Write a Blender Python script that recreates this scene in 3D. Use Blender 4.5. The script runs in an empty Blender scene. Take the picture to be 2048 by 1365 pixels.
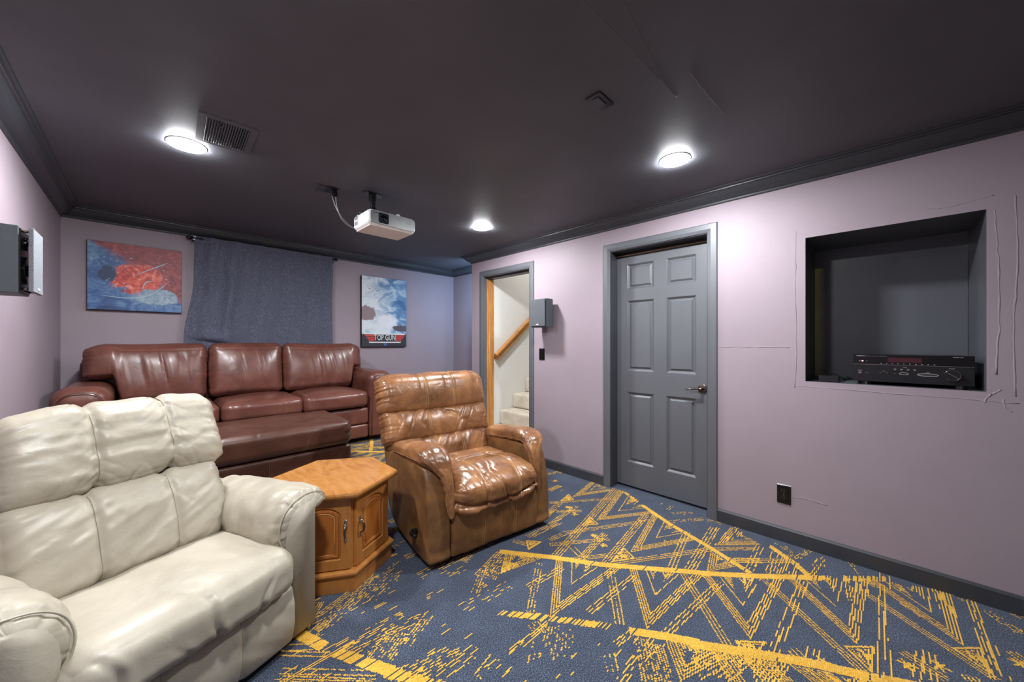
import bpy, bmesh, math, random
import numpy as np
from mathutils import Vector, Matrix

# ---------------------------------------------------------------- camera, world, exposure
scene = bpy.context.scene
COL = scene.collection
CAM_H = 1.25
cam_d = bpy.data.cameras.new('camera'); cam = bpy.data.objects.new('camera', cam_d); COL.objects.link(cam)
cam_d.sensor_width = 36.0; cam_d.lens = 728.0 / 2048.0 * 36.0
cam_d.shift_y = 3.5 / 2048.0; cam_d.clip_start = 0.02
cam.location = (0, 0, CAM_H); cam.rotation_euler = (math.pi / 2, 0, -math.atan2(730, 728))
scene.camera = cam
scene.view_settings.view_transform = 'Standard'; scene.view_settings.look = 'None'
scene.view_settings.gamma = 1.0; scene.view_settings.use_curve_mapping = False
scene.view_settings.exposure = 0.1
world = bpy.data.worlds.new('world'); scene.world = world; world.use_nodes = True
world.node_tree.nodes['Background'].inputs[0].default_value = (0.02, 0.02, 0.022, 1)
world.node_tree.nodes['Background'].inputs[1].default_value = 1.0
LAMP_POWER = 610.0        # emission of the ceiling discs
LAMPS = [(0.15, 2.605), (2.156, 0.82), (2.168, 2.555), (0.15, 0.82)]

def area(name, loc, rot, size, power, color, size_y=None, spread=180):
    d = bpy.data.lights.new(name, 'AREA'); d.energy = power; d.color = color
    d.shape = 'RECTANGLE'; d.size = size; d.size_y = size_y or size; d.spread = math.radians(spread)
    o = bpy.data.objects.new(name, d); COL.objects.link(o); o.location = loc; o.rotation_euler = rot
    return o
# cool daylight of the side passage, light of the stairwell
area('passage_light', (2.96, 3.56, 1.85), (math.radians(90), 0, math.radians(-22)), 0.20, 7, (0.40, 0.68, 1.0), 0.7)
area('stair_light', (3.9, 2.62, 2.9), (math.radians(25), 0, 0), 0.7, 11, (1.0, 0.98, 0.95))

# ---------------------------------------------------------------- helpers
def lin(c):
    return tuple(((x / 255) / 12.92 if x / 255 <= 0.04045 else ((x / 255 + 0.055) / 1.055) ** 2.4) for x in c) + (1,)

def link(o, parent=None):
    COL.objects.link(o)
    if parent is not None: o.parent = parent
    return o

def tag(o, label=None, cat=None, group=None, kind=None):
    if label: o['label'] = label
    if cat: o['category'] = cat
    if group: o['group'] = group
    if kind: o['kind'] = kind
    return o

def empty(name, loc=(0, 0, 0), rz=0.0):
    o = bpy.data.objects.new(name, None); COL.objects.link(o)
    o.location = loc; o.rotation_euler = (0, 0, rz); o.empty_display_size = 0.1
    return o

def mesh_np(name, V, F, mat, parent=None, smooth=True):
    """V (n,3) array, F list or (m,4) array of quads"""
    me = bpy.data.meshes.new(name)
    V = np.asarray(V, dtype=np.float32)
    if isinstance(F, np.ndarray):
        me.vertices.add(len(V)); me.vertices.foreach_set('co', V.ravel())
        k = F.shape[1]
        me.loops.add(F.size); me.loops.foreach_set('vertex_index', F.ravel().astype(np.int32))
        me.polygons.add(len(F)); me.polygons.foreach_set('loop_start', np.arange(0, F.size, k, dtype=np.int32))
        me.polygons.foreach_set('loop_total', np.full(len(F), k, dtype=np.int32))
        me.update(calc_edges=True); me.validate()
    else:
        me.from_pydata([tuple(v) for v in V], [], F); me.update()
    if smooth: me.polygons.foreach_set('use_smooth', [True] * len(me.polygons))
    me.materials.append(mat)
    o = bpy.data.objects.new(name, me)
    return link(o, parent)

def bm_obj(name, bm, mat, parent=None, smooth=False, bevel=0.0, seg=2):
    if bevel > 0:
        es = [e for e in bm.edges if len(e.link_faces) == 2 and e.calc_face_angle(0) > 0.6]
        bmesh.ops.bevel(bm, geom=es, offset=bevel, segments=seg, profile=0.5, affect='EDGES', clamp_overlap=True)
    bmesh.ops.recalc_face_normals(bm, faces=bm.faces)
    me = bpy.data.meshes.new(name); bm.to_mesh(me); bm.free()
    if smooth:
        me.polygons.foreach_set('use_smooth', [True] * len(me.polygons))
    me.materials.append(mat)
    return link(bpy.data.objects.new(name, me), parent)

def add_box(bm, lo, hi, M=None):
    c = [(lo[i] + hi[i]) / 2 for i in range(3)]; s = [abs(hi[i] - lo[i]) for i in range(3)]
    m = Matrix.Translation(c) @ Matrix.Diagonal((*s, 1))
    if M is not None: m = M @ m
    return bmesh.ops.create_cube(bm, size=1.0, matrix=m)

def add_cyl(bm, c, r, h, axis='Z', seg=32, r2=None, M=None):
    R = {'Z': Matrix.Identity(4), 'X': Matrix.Rotation(math.pi / 2, 4, 'Y'), 'Y': Matrix.Rotation(-math.pi / 2, 4, 'X')}[axis]
    m = Matrix.Translation(c) @ R
    if M is not None: m = M @ m
    return bmesh.ops.create_cone(bm, cap_ends=True, segments=seg, radius1=r, radius2=r if r2 is None else r2, depth=h, matrix=m)

def box(name, lo, hi, mat, parent=None, bevel=0.003, seg=2, M=None, smooth=False):
    bm = bmesh.new(); add_box(bm, lo, hi, M)
    return bm_obj(name, bm, mat, parent, smooth, bevel, seg)

def prism(name, pts, axis, a0, a1, mat, parent=None, bevel=0.0, seg=2, smooth=False, m0=None, m1=None, M=None):
    """closed outline pts (u,v) swept along axis. X: (u,v)->(y,z); Y: (u,v)->(x,z); Z: (u,v)->(x,y)"""
    bm = bmesh.new()
    def mk(u, v, a):
        p = {'X': (a, u, v), 'Y': (u, a, v), 'Z': (u, v, a)}[axis]
        return bm.verts.new(M @ Vector(p) if M is not None else p)
    A = [mk(u, v, a0 + (m0(u, v) if m0 else 0)) for u, v in pts]
    B = [mk(u, v, a1 + (m1(u, v) if m1 else 0)) for u, v in pts]
    n = len(pts)
    bm.faces.new(A); bm.faces.new(B[::-1])
    for i in range(n): bm.faces.new((A[i], A[(i + 1) % n], B[(i + 1) % n], B[i]))
    return bm_obj(name, bm, mat, parent, smooth, bevel, seg)

def tube_np(pts, r, seg=8, closed=False):
    """pts (n,3); r scalar or (n,) -> V,F"""
    P = np.asarray(pts, float); n = len(P); rr = np.broadcast_to(np.asarray(r, float), (n,))
    T = np.gradient(P, axis=0); T /= np.linalg.norm(T, axis=1)[:, None] + 1e-12
    up = np.array([0, 0, 1.0]) if abs(T[0][2]) < 0.9 else np.array([1.0, 0, 0])
    N = np.cross(T[0], up); N /= np.linalg.norm(N); Ns = []
    for i in range(n):
        N = N - T[i] * np.dot(N, T[i]); N /= np.linalg.norm(N) + 1e-12; Ns.append(N)
    Ns = np.array(Ns); Bs = np.cross(T, Ns)
    a = np.linspace(0, 2 * math.pi, seg, endpoint=False)
    V = (P[:, None, :] + rr[:, None, None] * (np.cos(a)[None, :, None] * Ns[:, None, :] + np.sin(a)[None, :, None] * Bs[:, None, :])).reshape(-1, 3)
    F = []
    for i in range(n - 1):
        for j in range(seg):
            F.append((i * seg + j, i * seg + (j + 1) % seg, (i + 1) * seg + (j + 1) % seg, (i + 1) * seg + j))
    F.append(tuple(range(seg))[::-1]); F.append(tuple((n - 1) * seg + j for j in range(seg)))
    return V, F

def tubes(name, plist, r, mat, parent=None, seg=8):
    VV, FF, k = [], [], 0
    for p in plist:
        V, F = tube_np(p, r, seg); VV.append(V); FF += [tuple(i + k for i in f) for f in F]; k += len(V)
    return mesh_np(name, np.concatenate(VV), FF, mat, parent)

def smooth_path(pts, n):
    """Catmull-Rom through pts"""
    P = np.array(pts, float); P = np.vstack([2 * P[0] - P[1], P, 2 * P[-1] - P[-2]])
    out = []; m = len(P) - 3
    for t in np.linspace(0, m - 1e-9, n):
        i = int(t); u = t - i; a, b, c, d = P[i:i + 4]
        out.append(0.5 * ((2 * b) + (-a + c) * u + (2 * a - 5 * b + 4 * c - d) * u * u + (-a + 3 * b - 3 * c + d) * u ** 3))
    return np.array(out)

# numpy value noise
def _h(i, j, k, s):
    n = (i * 374761393 + j * 668265263 + k * 2147483647 + s * 1274126177) & 0xffffffff
    n = ((n ^ (n >> 13)) * 1274126177) & 0xffffffff
    n = ((n ^ (n >> 16)) * 2246822519) & 0xffffffff
    return ((n ^ (n >> 15)) & 0xffff) / 32767.5 - 1.0
def vn(P, s=0):
    P = np.asarray(P, float); I = np.floor(P).astype(np.int64); f = P - I; f = f * f * f * (f * (f * 6 - 15) + 10)
    i, j, k = I[:, 0], I[:, 1], I[:, 2]; x, y, z = f[:, 0], f[:, 1], f[:, 2]
    def L(a, b, t): return a + (b - a) * t
    return L(L(L(_h(i, j, k, s), _h(i + 1, j, k, s), x), L(_h(i, j + 1, k, s), _h(i + 1, j + 1, k, s), x), y),
             L(L(_h(i, j, k + 1, s), _h(i + 1, j, k + 1, s), x), L(_h(i, j + 1, k + 1, s), _h(i + 1, j + 1, k + 1, s), x), y), z)
def n3(a, b, c, s=0): 
    a, b, c = np.broadcast_arrays(a, b, c)
    return vn(np.stack([a, b, c], 1), s)
def ridge(v, w=0.35):      # sharp crease where noise crosses zero: 1 on the crease
    return np.exp(-(v / w) ** 2)
def ss(a, b, x):
    t = np.clip((x - a) / (b - a), 0, 1); return t * t * (3 - 2 * t)
def gs(x, w): return np.exp(-(x / w) ** 2)

def rbox(name, half, r, cell, mat, parent=None, f=None, keep=None):
    """rounded box as one welded mesh; f(q,p,n) deforms. q in [-1,1], p local metres, n normal."""
    half = np.array(half, float); N = [max(2, int(math.ceil(2 * h / cell))) for h in half]
    quads = []
    for ax in range(3):
        a, b = [(1, 2), (2, 0), (0, 1)][ax]
        A, B = np.meshgrid(np.arange(N[a] + 1), np.arange(N[b] + 1), indexing='ij')
        for sgn in (0, 1):
            idx = np.zeros(A.shape + (3,), dtype=np.int64); idx[..., a] = A; idx[..., b] = B; idx[..., ax] = sgn * N[ax]
            q0, q1, q2, q3 = idx[:-1, :-1], idx[1:, :-1], idx[1:, 1:], idx[:-1, 1:]
            st = np.stack([q0, q1, q2, q3] if sgn else [q0, q3, q2, q1], axis=2)
            quads.append(st.reshape(-1, 4, 3))
    Q = np.concatenate(quads); key = (Q[..., 0] * 4096 + Q[..., 1]) * 4096 + Q[..., 2]
    u, inv = np.unique(key.ravel(), return_inverse=True)
    ii = np.stack([u // (4096 * 4096), (u // 4096) % 4096, u % 4096], 1)
    q = ii / np.array(N) * 2 - 1
    F = inv.reshape(-1, 4)
    r = min(r, *(half * 0.999))
    p0 = q * half; inner = np.clip(p0, -(half - r), half - r); d = p0 - inner
    n = d / (np.linalg.norm(d, axis=1)[:, None] + 1e-9)
    p = inner + r * n
    if f is not None: p = f(q, p, n)
    return mesh_np(name, p, F.astype(np.int32), mat, parent)

def loft(name, rings, mat, parent=None, cap=True):
    """rings (m,k,3) closed cross sections"""
    R = np.asarray(rings, float); m, k, _ = R.shape
    V = R.reshape(-1, 3)
    i = np.arange(m - 1)[:, None] * k; j = np.arange(k)[None, :]; j2 = (j + 1) % k
    F = np.stack([i + j, i + j2, i + k + j2, i + k + j], -1).reshape(-1, 4)
    V = np.vstack([V, R[0].mean(0), R[-1].mean(0)])
    c0, c1 = m * k, m * k + 1
    Fl = [tuple(x) for x in F.tolist()]
    if cap:
        for a in range(k):
            Fl.append((c0, (a + 1) % k, a)); Fl.append((c1, (m - 1) * k + a, (m - 1) * k + (a + 1) % k))
    return mesh_np(name, V, Fl, mat, parent)

def catmull_closed(pts, n):
    P = np.array(pts, float); m = len(P); out = []
    for t in np.linspace(0, m, n, endpoint=False):
        i = int(t); u = t - i; a, b, c, d = P[(i - 1) % m], P[i % m], P[(i + 1) % m], P[(i + 2) % m]
        out.append(0.5 * ((2 * b) + (-a + c) * u + (2 * a - 5 * b + 4 * c - d) * u * u + (-a + 3 * b - 3 * c + d) * u ** 3))
    return np.array(out)

def text_obj(name, s, size, mat, parent, M, depth=0.0006, align='CENTER'):
    cu = bpy.data.curves.new(name, 'FONT'); cu.body = s; cu.size = size; cu.align_x = align; cu.align_y = 'CENTER'
    cu.extrude = depth; cu.resolution_u = 2
    tmp = bpy.data.objects.new(name, cu); COL.objects.link(tmp)
    bpy.context.view_layer.update()
    me = bpy.data.meshes.new_from_object(tmp.evaluated_get(bpy.context.evaluated_depsgraph_get()))
    bpy.data.objects.remove(tmp); me.materials.clear(); me.materials.append(mat); me.transform(M)
    o = bpy.data.objects.new(name, me); return link(o, parent)

# ---------------------------------------------------------------- materials
def new_mat(name):
    m = bpy.data.materials.new(name); m.use_nodes = True
    nt = m.node_tree; return m, nt, nt.nodes['Principled BSDF']
def nd(nt, t, **kw):
    n = nt.nodes.new(t)
    for k, v in kw.items():
        if k.startswith('i_'): n.inputs[int(k[2:])].default_value = v
        else: setattr(n, k, v)
    return n
def ramp(nt, stops, src):
    r = nt.nodes.new('ShaderNodeValToRGB'); e = r.color_ramp.elements
    while len(e) > 1: e.remove(e[-1])
    e[0].position = stops[0][0]; e[0].color = stops[0][1]
    for p, c in stops[1:]:
        x = e.new(p); x.color = c
    nt.links.new(src, r.inputs[0]); return r
def tex_noise(nt, scale, detail=4, rough=0.55, vec=None, dist=0.0):
    n = nt.nodes.new('ShaderNodeTexNoise'); n.inputs['Scale'].default_value = scale; n.inputs['Detail'].default_value = detail
    n.inputs['Roughness'].default_value = rough; n.inputs['Distortion'].default_value = dist
    if vec is not None: nt.links.new(vec, n.inputs['Vector'])
    return n
def coords(nt, scale=(1, 1, 1), rot=(0, 0, 0)):
    tc = nt.nodes.new('ShaderNodeTexCoord'); mp = nt.nodes.new('ShaderNodeMapping')
    mp.inputs['Scale'].default_value = scale; mp.inputs['Rotation'].default_value = rot
    nt.links.new(tc.outputs['Object'], mp.inputs[0]); return mp.outputs[0]
def bump(nt, b, src, strength, dist=0.002, prev=None):
    n = nt.nodes.new('ShaderNodeBump'); n.inputs['Strength'].default_value = strength; n.inputs['Distance'].default_value = dist
    nt.links.new(src, n.inputs['Height'])
    if prev: nt.links.new(prev.outputs[0], n.inputs['Normal'])
    nt.links.new(n.outputs[0], b.inputs['Normal']); return n
def mix(nt, fac, a, b_):
    n = nt.nodes.new('ShaderNodeMix'); n.data_type = 'RGBA'
    for sock, v in ((n.inputs[0], fac), (n.inputs[6], a), (n.inputs[7], b_)):
        if isinstance(v, bpy.types.NodeSocket): nt.links.new(v, sock)
        else: sock.default_value = v
    return n.outputs[2]

def paint(name, c, rough=0.5, var=0.06, bscale=260, bstr=0.12, spec=0.5, c2=None):
    m, nt, b = new_mat(name); v = coords(nt)
    n = tex_noise(nt, 1.7, 5, 0.6, v)
    cc = lin(c); lo = tuple(x * (1 - var * 2) for x in cc[:3]) + (1,) if c2 is None else lin(c2)
    r = ramp(nt, [(0.3, lo), (0.7, cc)], n.outputs[0]); nt.links.new(r.outputs[0], b.inputs['Base Color'])
    b.inputs['Roughness'].default_value = rough; b.inputs['Specular IOR Level'].default_value = spec
    n2 = tex_noise(nt, bscale, 2, 0.5, v); bump(nt, b, n2.outputs[0], bstr, 0.001)
    return m
def plain(name, c, rough=0.5, metal=0.0, spec=0.5, linear=False):
    m, nt, b = new_mat(name); v = coords(nt); n = tex_noise(nt, 30, 3, 0.5, v)
    cc = lin(c) if not linear else tuple(c) + (1,)
    r = ramp(nt, [(0.3, tuple(x * 0.88 for x in cc[:3]) + (1,)), (0.7, cc)], n.outputs[0]); nt.links.new(r.outputs[0], b.inputs['Base Color'])
    b.inputs['Roughness'].default_value = rough; b.inputs['Metallic'].default_value = metal; b.inputs['Specular IOR Level'].default_value = spec
    return m
def leather(name, c1, c2, c3, rough=(0.3, 0.5), grain=900, mott=5, coat=0.0, wr=0.35, wr_scale=(16, 16, 16)):
    m, nt, b = new_mat(name); v = coords(nt)
    n = tex_noise(nt, mott, 6, 0.62, v, 0.6)
    r = ramp(nt, [(0.28, lin(c1)), (0.5, lin(c2)), (0.74, lin(c3))], n.outputs[0]); nt.links.new(r.outputs[0], b.inputs['Base Color'])
    n5 = tex_noise(nt, 11, 4, 0.6, v); rr = ramp(nt, [(0.3, (rough[0],) * 3 + (1,)), (0.75, (rough[1],) * 3 + (1,))], n5.outputs[0])
    nt.links.new(rr.outputs[0], b.inputs['Roughness'])
    b.inputs['Coat Weight'].default_value = coat; b.inputs['Coat Roughness'].default_value = 0.25
    v2 = coords(nt, wr_scale); n2 = tex_noise(nt, 1.0, 5, 0.6, v2, 1.2)
    b1 = bump(nt, b, n2.outputs[0], wr, 0.008)
    vo = nt.nodes.new('ShaderNodeTexVoronoi'); vo.inputs['Scale'].default_value = grain; nt.links.new(v, vo.inputs['Vector'])
    bump(nt, b, vo.outputs['Distance'], 0.16, 0.0006, b1)
    return m
def wood(name, cd, cm, cl, scale=(2, 18, 18), rough=0.3, coat=0.3, dist=1.5):
    m, nt, b = new_mat(name); v = coords(nt, scale)
    n = tex_noise(nt, 1.6, 7, 0.62, v, dist)
    r = ramp(nt, [(0.25, lin(cd)), (0.5, lin(cm)), (0.72, lin(cl))], n.outputs[0]); nt.links.new(r.outputs[0], b.inputs['Base Color'])
    b.inputs['Roughness'].default_value = rough; b.inputs['Coat Weight'].default_value = coat; b.inputs['Coat Roughness'].default_value = 0.18
    bump(nt, b, n.outputs[0], 0.08, 0.002)
    return m
def emit(name, c, s, base=(0.8, 0.8, 0.8)):
    m, nt, b = new_mat(name); b.inputs['Base Color'].default_value = tuple(base) + (1,)
    n = tex_noise(nt, 3, 1, 0.5, coords(nt)); r = ramp(nt, [(0, tuple(c) + (1,)), (1, tuple(c) + (1,))], n.outputs[0])
    nt.links.new(r.outputs[0], b.inputs['Emission Color']); b.inputs['Emission Strength'].default_value = s
    return m

M = {}
M['wall'] = paint('mauve_wall_paint', (159, 145, 154), 0.55, 0.05, 240, 0.16, 0.35)
M['black_wall'] = paint('black_paint', (43, 43, 47), 0.36, 0.12, 200, 0.1)
M['ceiling'] = paint('ceiling_paint', (92, 93, 100), 0.58, 0.12, 180, 0.10)
M['niche'] = paint('niche_black_paint', (86, 89, 96), 0.34, 0.1, 200, 0.1)
M['trim'] = paint('black_trim_paint', (64, 66, 72), 0.40, 0.12, 60, 0.1)
M['door'] = paint('grey_door_paint', (94, 97, 103), 0.44, 0.08, 90, 0.1, 0.8)
M['white_wall'] = paint('stair_wall_paint', (228, 228, 224), 0.6, 0.03, 240, 0.1)
M['oak'] = wood('oak_wood', (140, 88, 40), (192, 132, 68), (214, 160, 92), (22, 22, 1.6), 0.4, 0.2)
M['oakrail'] = wood('oak_rail_wood', (132, 84, 36), (182, 124, 60), (204, 150, 82), (3, 22, 22), 0.35, 0.3)
M['honey'] = wood('honey_maple', (148, 92, 40), (176, 114, 54), (190, 130, 68), (7, 7, 1.4), 0.32, 0.35, 1.0)
M['honeytop'] = wood('honey_maple_top', (150, 92, 42), (178, 120, 58), (190, 136, 78), (2.4, 9, 5), 0.24, 0.5, 2.2)
M['honeypanel'] = wood('honey_panel', (144, 80, 30), (170, 100, 42), (184, 114, 50), (8, 8, 1.2), 0.34, 0.35, 1.2)
M['edge_light'] = wood('honey_highlight', (190, 130, 66), (214, 158, 92), (226, 176, 112), (7, 7, 1.4), 0.35, 0.3)
M['cream'] = leather('cream_leather', (158, 150, 133), (174, 166, 149), (188, 181, 165), (0.36, 0.50), 800, 4, 0.05, 0.30, (9, 9, 9))
M['brown'] = leather('brown_leather', (84, 54, 36), (136, 92, 58), (180, 130, 82), (0.20, 0.42), 800, 5, 0.25, 0.4, (14, 14, 14))
M['brownside'] = leather('brown_leather_side', (88, 60, 38), (124, 86, 50), (150, 108, 66), (0.38, 0.52), 800, 6, 0.05, 0.16, (9, 9, 9))
M['maroon'] = leather('maroon_leather', (82, 46, 38), (102, 60, 50), (118, 74, 62), (0.28, 0.44), 800, 5, 0.25, 0.25, (10, 10, 10))
M['maroond'] = leather('maroon_leather_ottoman', (64, 38, 30), (78, 48, 38), (92, 58, 46), (0.3, 0.42), 800, 7, 0.15, 0.12, (8, 8, 8))
M['stitch'] = plain('tan_stitching', (196, 158, 108), 0.6)
M['stitchm'] = plain('maroon_stitching', (132, 88, 76), 0.5)
M['creamseam'] = plain('cream_seam', (150, 138, 112), 0.6)
M['black_plastic'] = plain('black_plastic', (18, 18, 20), 0.3)
M['speaker'] = plain('speaker_body', (78, 86, 92), 0.5)
M['white_plastic'] = plain('white_plastic', (238, 238, 238), 0.35)
M['proj_bottom'] = plain('projector_base', (238, 230, 222), 0.45)
M['silver'] = plain('silver_front', (150, 152, 154), 0.32, 0.6)
M['lens'] = plain('lens_glass', (40, 52, 60), 0.08)
M['chrome'] = plain('chrome', (190, 188, 184), 0.15, 1.0)
M['pewter'] = plain('pewter', (120, 112, 104), 0.28, 1.0)
M['bronze'] = plain('dark_bronze', (120, 110, 102), 0.22, 1.0)
M['gloss_black'] = plain('gloss_black', (14, 14, 16), 0.1)
M['brushed'] = plain('brushed_black', (30, 31, 34), 0.22)
M['led_red'] = emit('standby_light', (1.0, 0.03, 0.05), 3.0)
M['display'] = emit('display_window', (0.5, 0.0, 0.03), 0.02, (0.03, 0.0, 0.005))
M['letter'] = plain('pale_lettering', (200, 200, 204), 0.5)
M['grey_mark'] = plain('grey_lettering', (120, 120, 124), 0.5)
M['canvas_edge'] = plain('canvas_edge', (18, 18, 22), 0.6)
M['white'] = plain('white_print', (232, 232, 232), 0.5)
M['red'] = plain('red_print', (206, 62, 50), 0.5)
M['cable'] = plain('grey_cable', (150, 154, 160), 0.4)
M['stairc'] = None
# ---------------------------------------------------------------- room dimensions
XL, XR, YB, YF, ZC = -0.47, 2.83, 4.44, -2.2, 2.31
YE = 3.52            # where the right wall ends
XN = 3.22            # right side of the rear passage
TW = 0.14            # thickness of the right wall
RZ, RY = 0.25, 2.78  # height and front edge of the rear platform

def wall_holes(name, x0, x1, ya, yb, z0, z1, holes, mat):
    """wall slab between x0 (room side) and x1, holes = (y0,y1,z0,z1); faces and reveals"""
    ys = sorted({ya, yb, *[h[0] for h in holes], *[h[1] for h in holes]})
    zs = sorted({z0, z1, *[h[2] for h in holes], *[h[3] for h in holes]})
    bm = bmesh.new(); vs = {}
    def v(x, y, z):
        k = (round(x, 5), round(y, 5), round(z, 5))
        if k not in vs: vs[k] = bm.verts.new(k)
        return vs[k]
    def solid(y, z):
        return ya < y < yb and z0 < z < z1 and not any(h[0] < y < h[1] and h[2] < z < h[3] for h in holes)
    for i in range(len(ys) - 1):
        for j in range(len(zs) - 1):
            a, b, c, d = ys[i], ys[i + 1], zs[j], zs[j + 1]; ym, zm = (a + b) / 2, (c + d) / 2
            if not solid(ym, zm): continue
            bm.faces.new((v(x0, a, c), v(x0, a, d), v(x0, b, d), v(x0, b, c)))
            bm.faces.new((v(x1, a, c), v(x1, b, c), v(x1, b, d), v(x1, a, d)))
            e = 1e-3
            if not solid(a - e, zm): bm.faces.new((v(x0, a, c), v(x1, a, c), v(x1, a, d), v(x0, a, d)))
            if not solid(b + e, zm): bm.faces.new((v(x0, b, c), v(x0, b, d), v(x1, b, d), v(x1, b, c)))
            if not solid(ym, c - e): bm.faces.new((v(x0, a, c), v(x0, b, c), v(x1, b, c), v(x1, a, c)))
            if not solid(ym, d + e): bm.faces.new((v(x0, a, d), v(x1, a, d), v(x1, b, d), v(x0, b, d)))
    return bm_obj(name, bm, mat)

def structure(o): o['kind'] = 'structure'; return o

D1 = (0.845, 1.619, -0.02, 2.036)       # closed door opening
D2 = (2.562, 3.300, -0.02, 2.036)       # doorway to the stairs
NI = (-0.377, 0.300, 1.015, 1.888)      # niche
wr_ = structure(wall_holes('wall_right', XR, XR + TW, YF, YE, -0.02, ZC, [D1, D2, NI], M['wall']))
structure(box('wall_left', (XL - 0.1, YF, -0.02), (XL, YB, ZC), M['wall'], bevel=0))
structure(box('wall_back', (XL - 0.1, YB, -0.02), (XN + 0.1, YB + 0.1, ZC), M['wall'], bevel=0))
structure(box('wall_front', (XL - 0.1, YF - 0.1, -0.02), (XR + TW, YF, ZC), M['door'], bevel=0))
structure(box('wall_passage_side', (XN, 3.45, -0.02), (XN + 0.1, YB, ZC), M['wall'], bevel=0))
structure(box('wall_passage_near', (XR + TW, 3.40, -0.02), (XN + 0.1, YE, ZC), M['wall'], bevel=0))
ceil = structure(box('ceiling', (XL - 0.1, YF - 0.1, ZC), (XR + TW, YB + 0.1, ZC + 0.1), M['ceiling'], bevel=0))
structure(box('ceiling_passage', (XR + TW, 3.40, ZC), (XN + 0.1, YB + 0.1, ZC + 0.1), M['ceiling'], bevel=0))

# carpet base material
def carpet_mat(name, c1, c2, c3, scale=420):
    m, nt, b = new_mat(name); v = coords(nt, (1.0, 1.0, 1.0))
    n = tex_noise(nt, scale * 0.5, 3, 0.8, v); n2 = tex_noise(nt, 9, 3, 0.5, v)
    r = ramp(nt, [(0.30, lin(c1)), (0.5, lin(c2)), (0.72, lin(c3))], n.outputs[0])
    r2 = ramp(nt, [(0.3, (0.84, 0.84, 0.84, 1)), (0.7, (1.08, 1.08, 1.08, 1))], n2.outputs[0])
    mm = nt.nodes.new('ShaderNodeMix'); mm.data_type = 'RGBA'; mm.blend_type = 'MULTIPLY'; mm.inputs[0].default_value = 1
    nt.links.new(r.outputs[0], mm.inputs[6]); nt.links.new(r2.outputs[0], mm.inputs[7]); nt.links.new(mm.outputs[2], b.inputs['Base Color'])
    b.inputs['Roughness'].default_value = 0.95; b.inputs['Specular IOR Level'].default_value = 0.1
    b.inputs['Sheen Weight'].default_value = 0.12
    bump(nt, b, n.outputs[0], 0.7, 0.004)
    return m
M['carpet'] = carpet_mat('blue_grey_carpet', (14, 19, 30), (56, 66, 84), (140, 150, 168))
M['yarn'] = carpet_mat('gold_yarn', (190, 138, 40), (230, 178, 68), (246, 204, 104), 300)
M['stairc'] = carpet_mat('cream_stair_carpet', (176, 164, 144), (208, 197, 178), (228, 220, 204), 200)
bm = bmesh.new()
add_box(bm, (XL - 0.1, YF - 0.1, -0.1), (XR + TW, YB + 0.1, 0.0))
add_box(bm, (XL, RY, -0.01), (XR, YB, RZ)); add_box(bm, (XR, YE, -0.01), (XN, YB, RZ))
floor = structure(bm_obj('floor', bm, M['carpet']))

# crown moulding (profile: distance from wall, height)
CP = [(0, 2.222), (0.010, 2.222), (0.013, 2.228), (0.013, 2.236), (0.024, 2.241), (0.040, 2.250), (0.056, 2.264), (0.068, 2.282), (0.072, 2.289), (0.082, 2.290), (0.083, 2.298), (0.094, 2.300), (0.098, 2.304), (0.098, 2.31), (0, 2.31)]
structure(prism('trim_1', [(XL + d, z) for d, z in CP], 'Y', YF, YB, M['trim'], m1=lambda u, v: -(u - XL)))
structure(prism('trim_2', [(YB - d, z) for d, z in CP], 'X', XL, XN, M['trim'], m0=lambda u, v: (YB - u), m1=lambda u, v: -(YB - u)))
structure(prism('trim_3', [(XR - d, z) for d, z in CP], 'Y', YF, YE, M['trim'], m1=lambda u, v: (XR - u)))
structure(prism('trim_4', [(YE + d, z) for d, z in CP], 'X', XR, XN, M['trim'], m0=lambda u, v: -(u - YE)))
structure(prism('trim_5', [(XN - d, z) for d, z in CP], 'Y', YE, YB, M['trim'], m0=lambda u, v: (XN - u), m1=lambda u, v: -(XN - u)))
# baseboards
BP = [(0, 0), (0.013, 0), (0.013, 0.078), (0.006, 0.088), (0, 0.089)]
def bbx(name, y0, y1, zz=0.0, side='R'):
    pts = [((XR - d) if side == 'R' else (XL + d), z + zz) for d, z in BP]
    return structure(prism(name, pts, 'Y', y0, y1, M['trim']))
bbx('baseboard_right', YF, 0.783); bbx('baseboard_right.001', 1.683, 2.50); bbx('baseboard_left', YF, RY, 0, 'L'); bbx('baseboard_left.001', RY, YB, RZ, 'L')
structure(prism('baseboard_back', [(YB - d, z + RZ) for d, z in BP], 'X', XL, XN, M['trim']))

# niche
bm = bmesh.new(); t = 0.012; y0, y1, z0, z1 = NI; xb = 3.31
for lo, hi in [((XR + 0.001, y0 - t, z0 - t), (xb, y0 + 0.0005, z1 + t)), ((XR + 0.001, y1 - 0.0005, z0 - t), (xb, y1 + t, z1 + t)),
               ((XR + 0.001, y0, z0 - t), (xb, y1, z0 + 0.0005)), ((XR + 0.001, y0, z1 - 0.0005), (xb, y1, z1 + t)), ((xb, y0 - t, z0 - t), (xb + t, y1 + t, z1 + t))]:
    add_box(bm, lo, hi)
niche = structure(bm_obj('wall_niche', bm, M['niche']))
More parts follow.
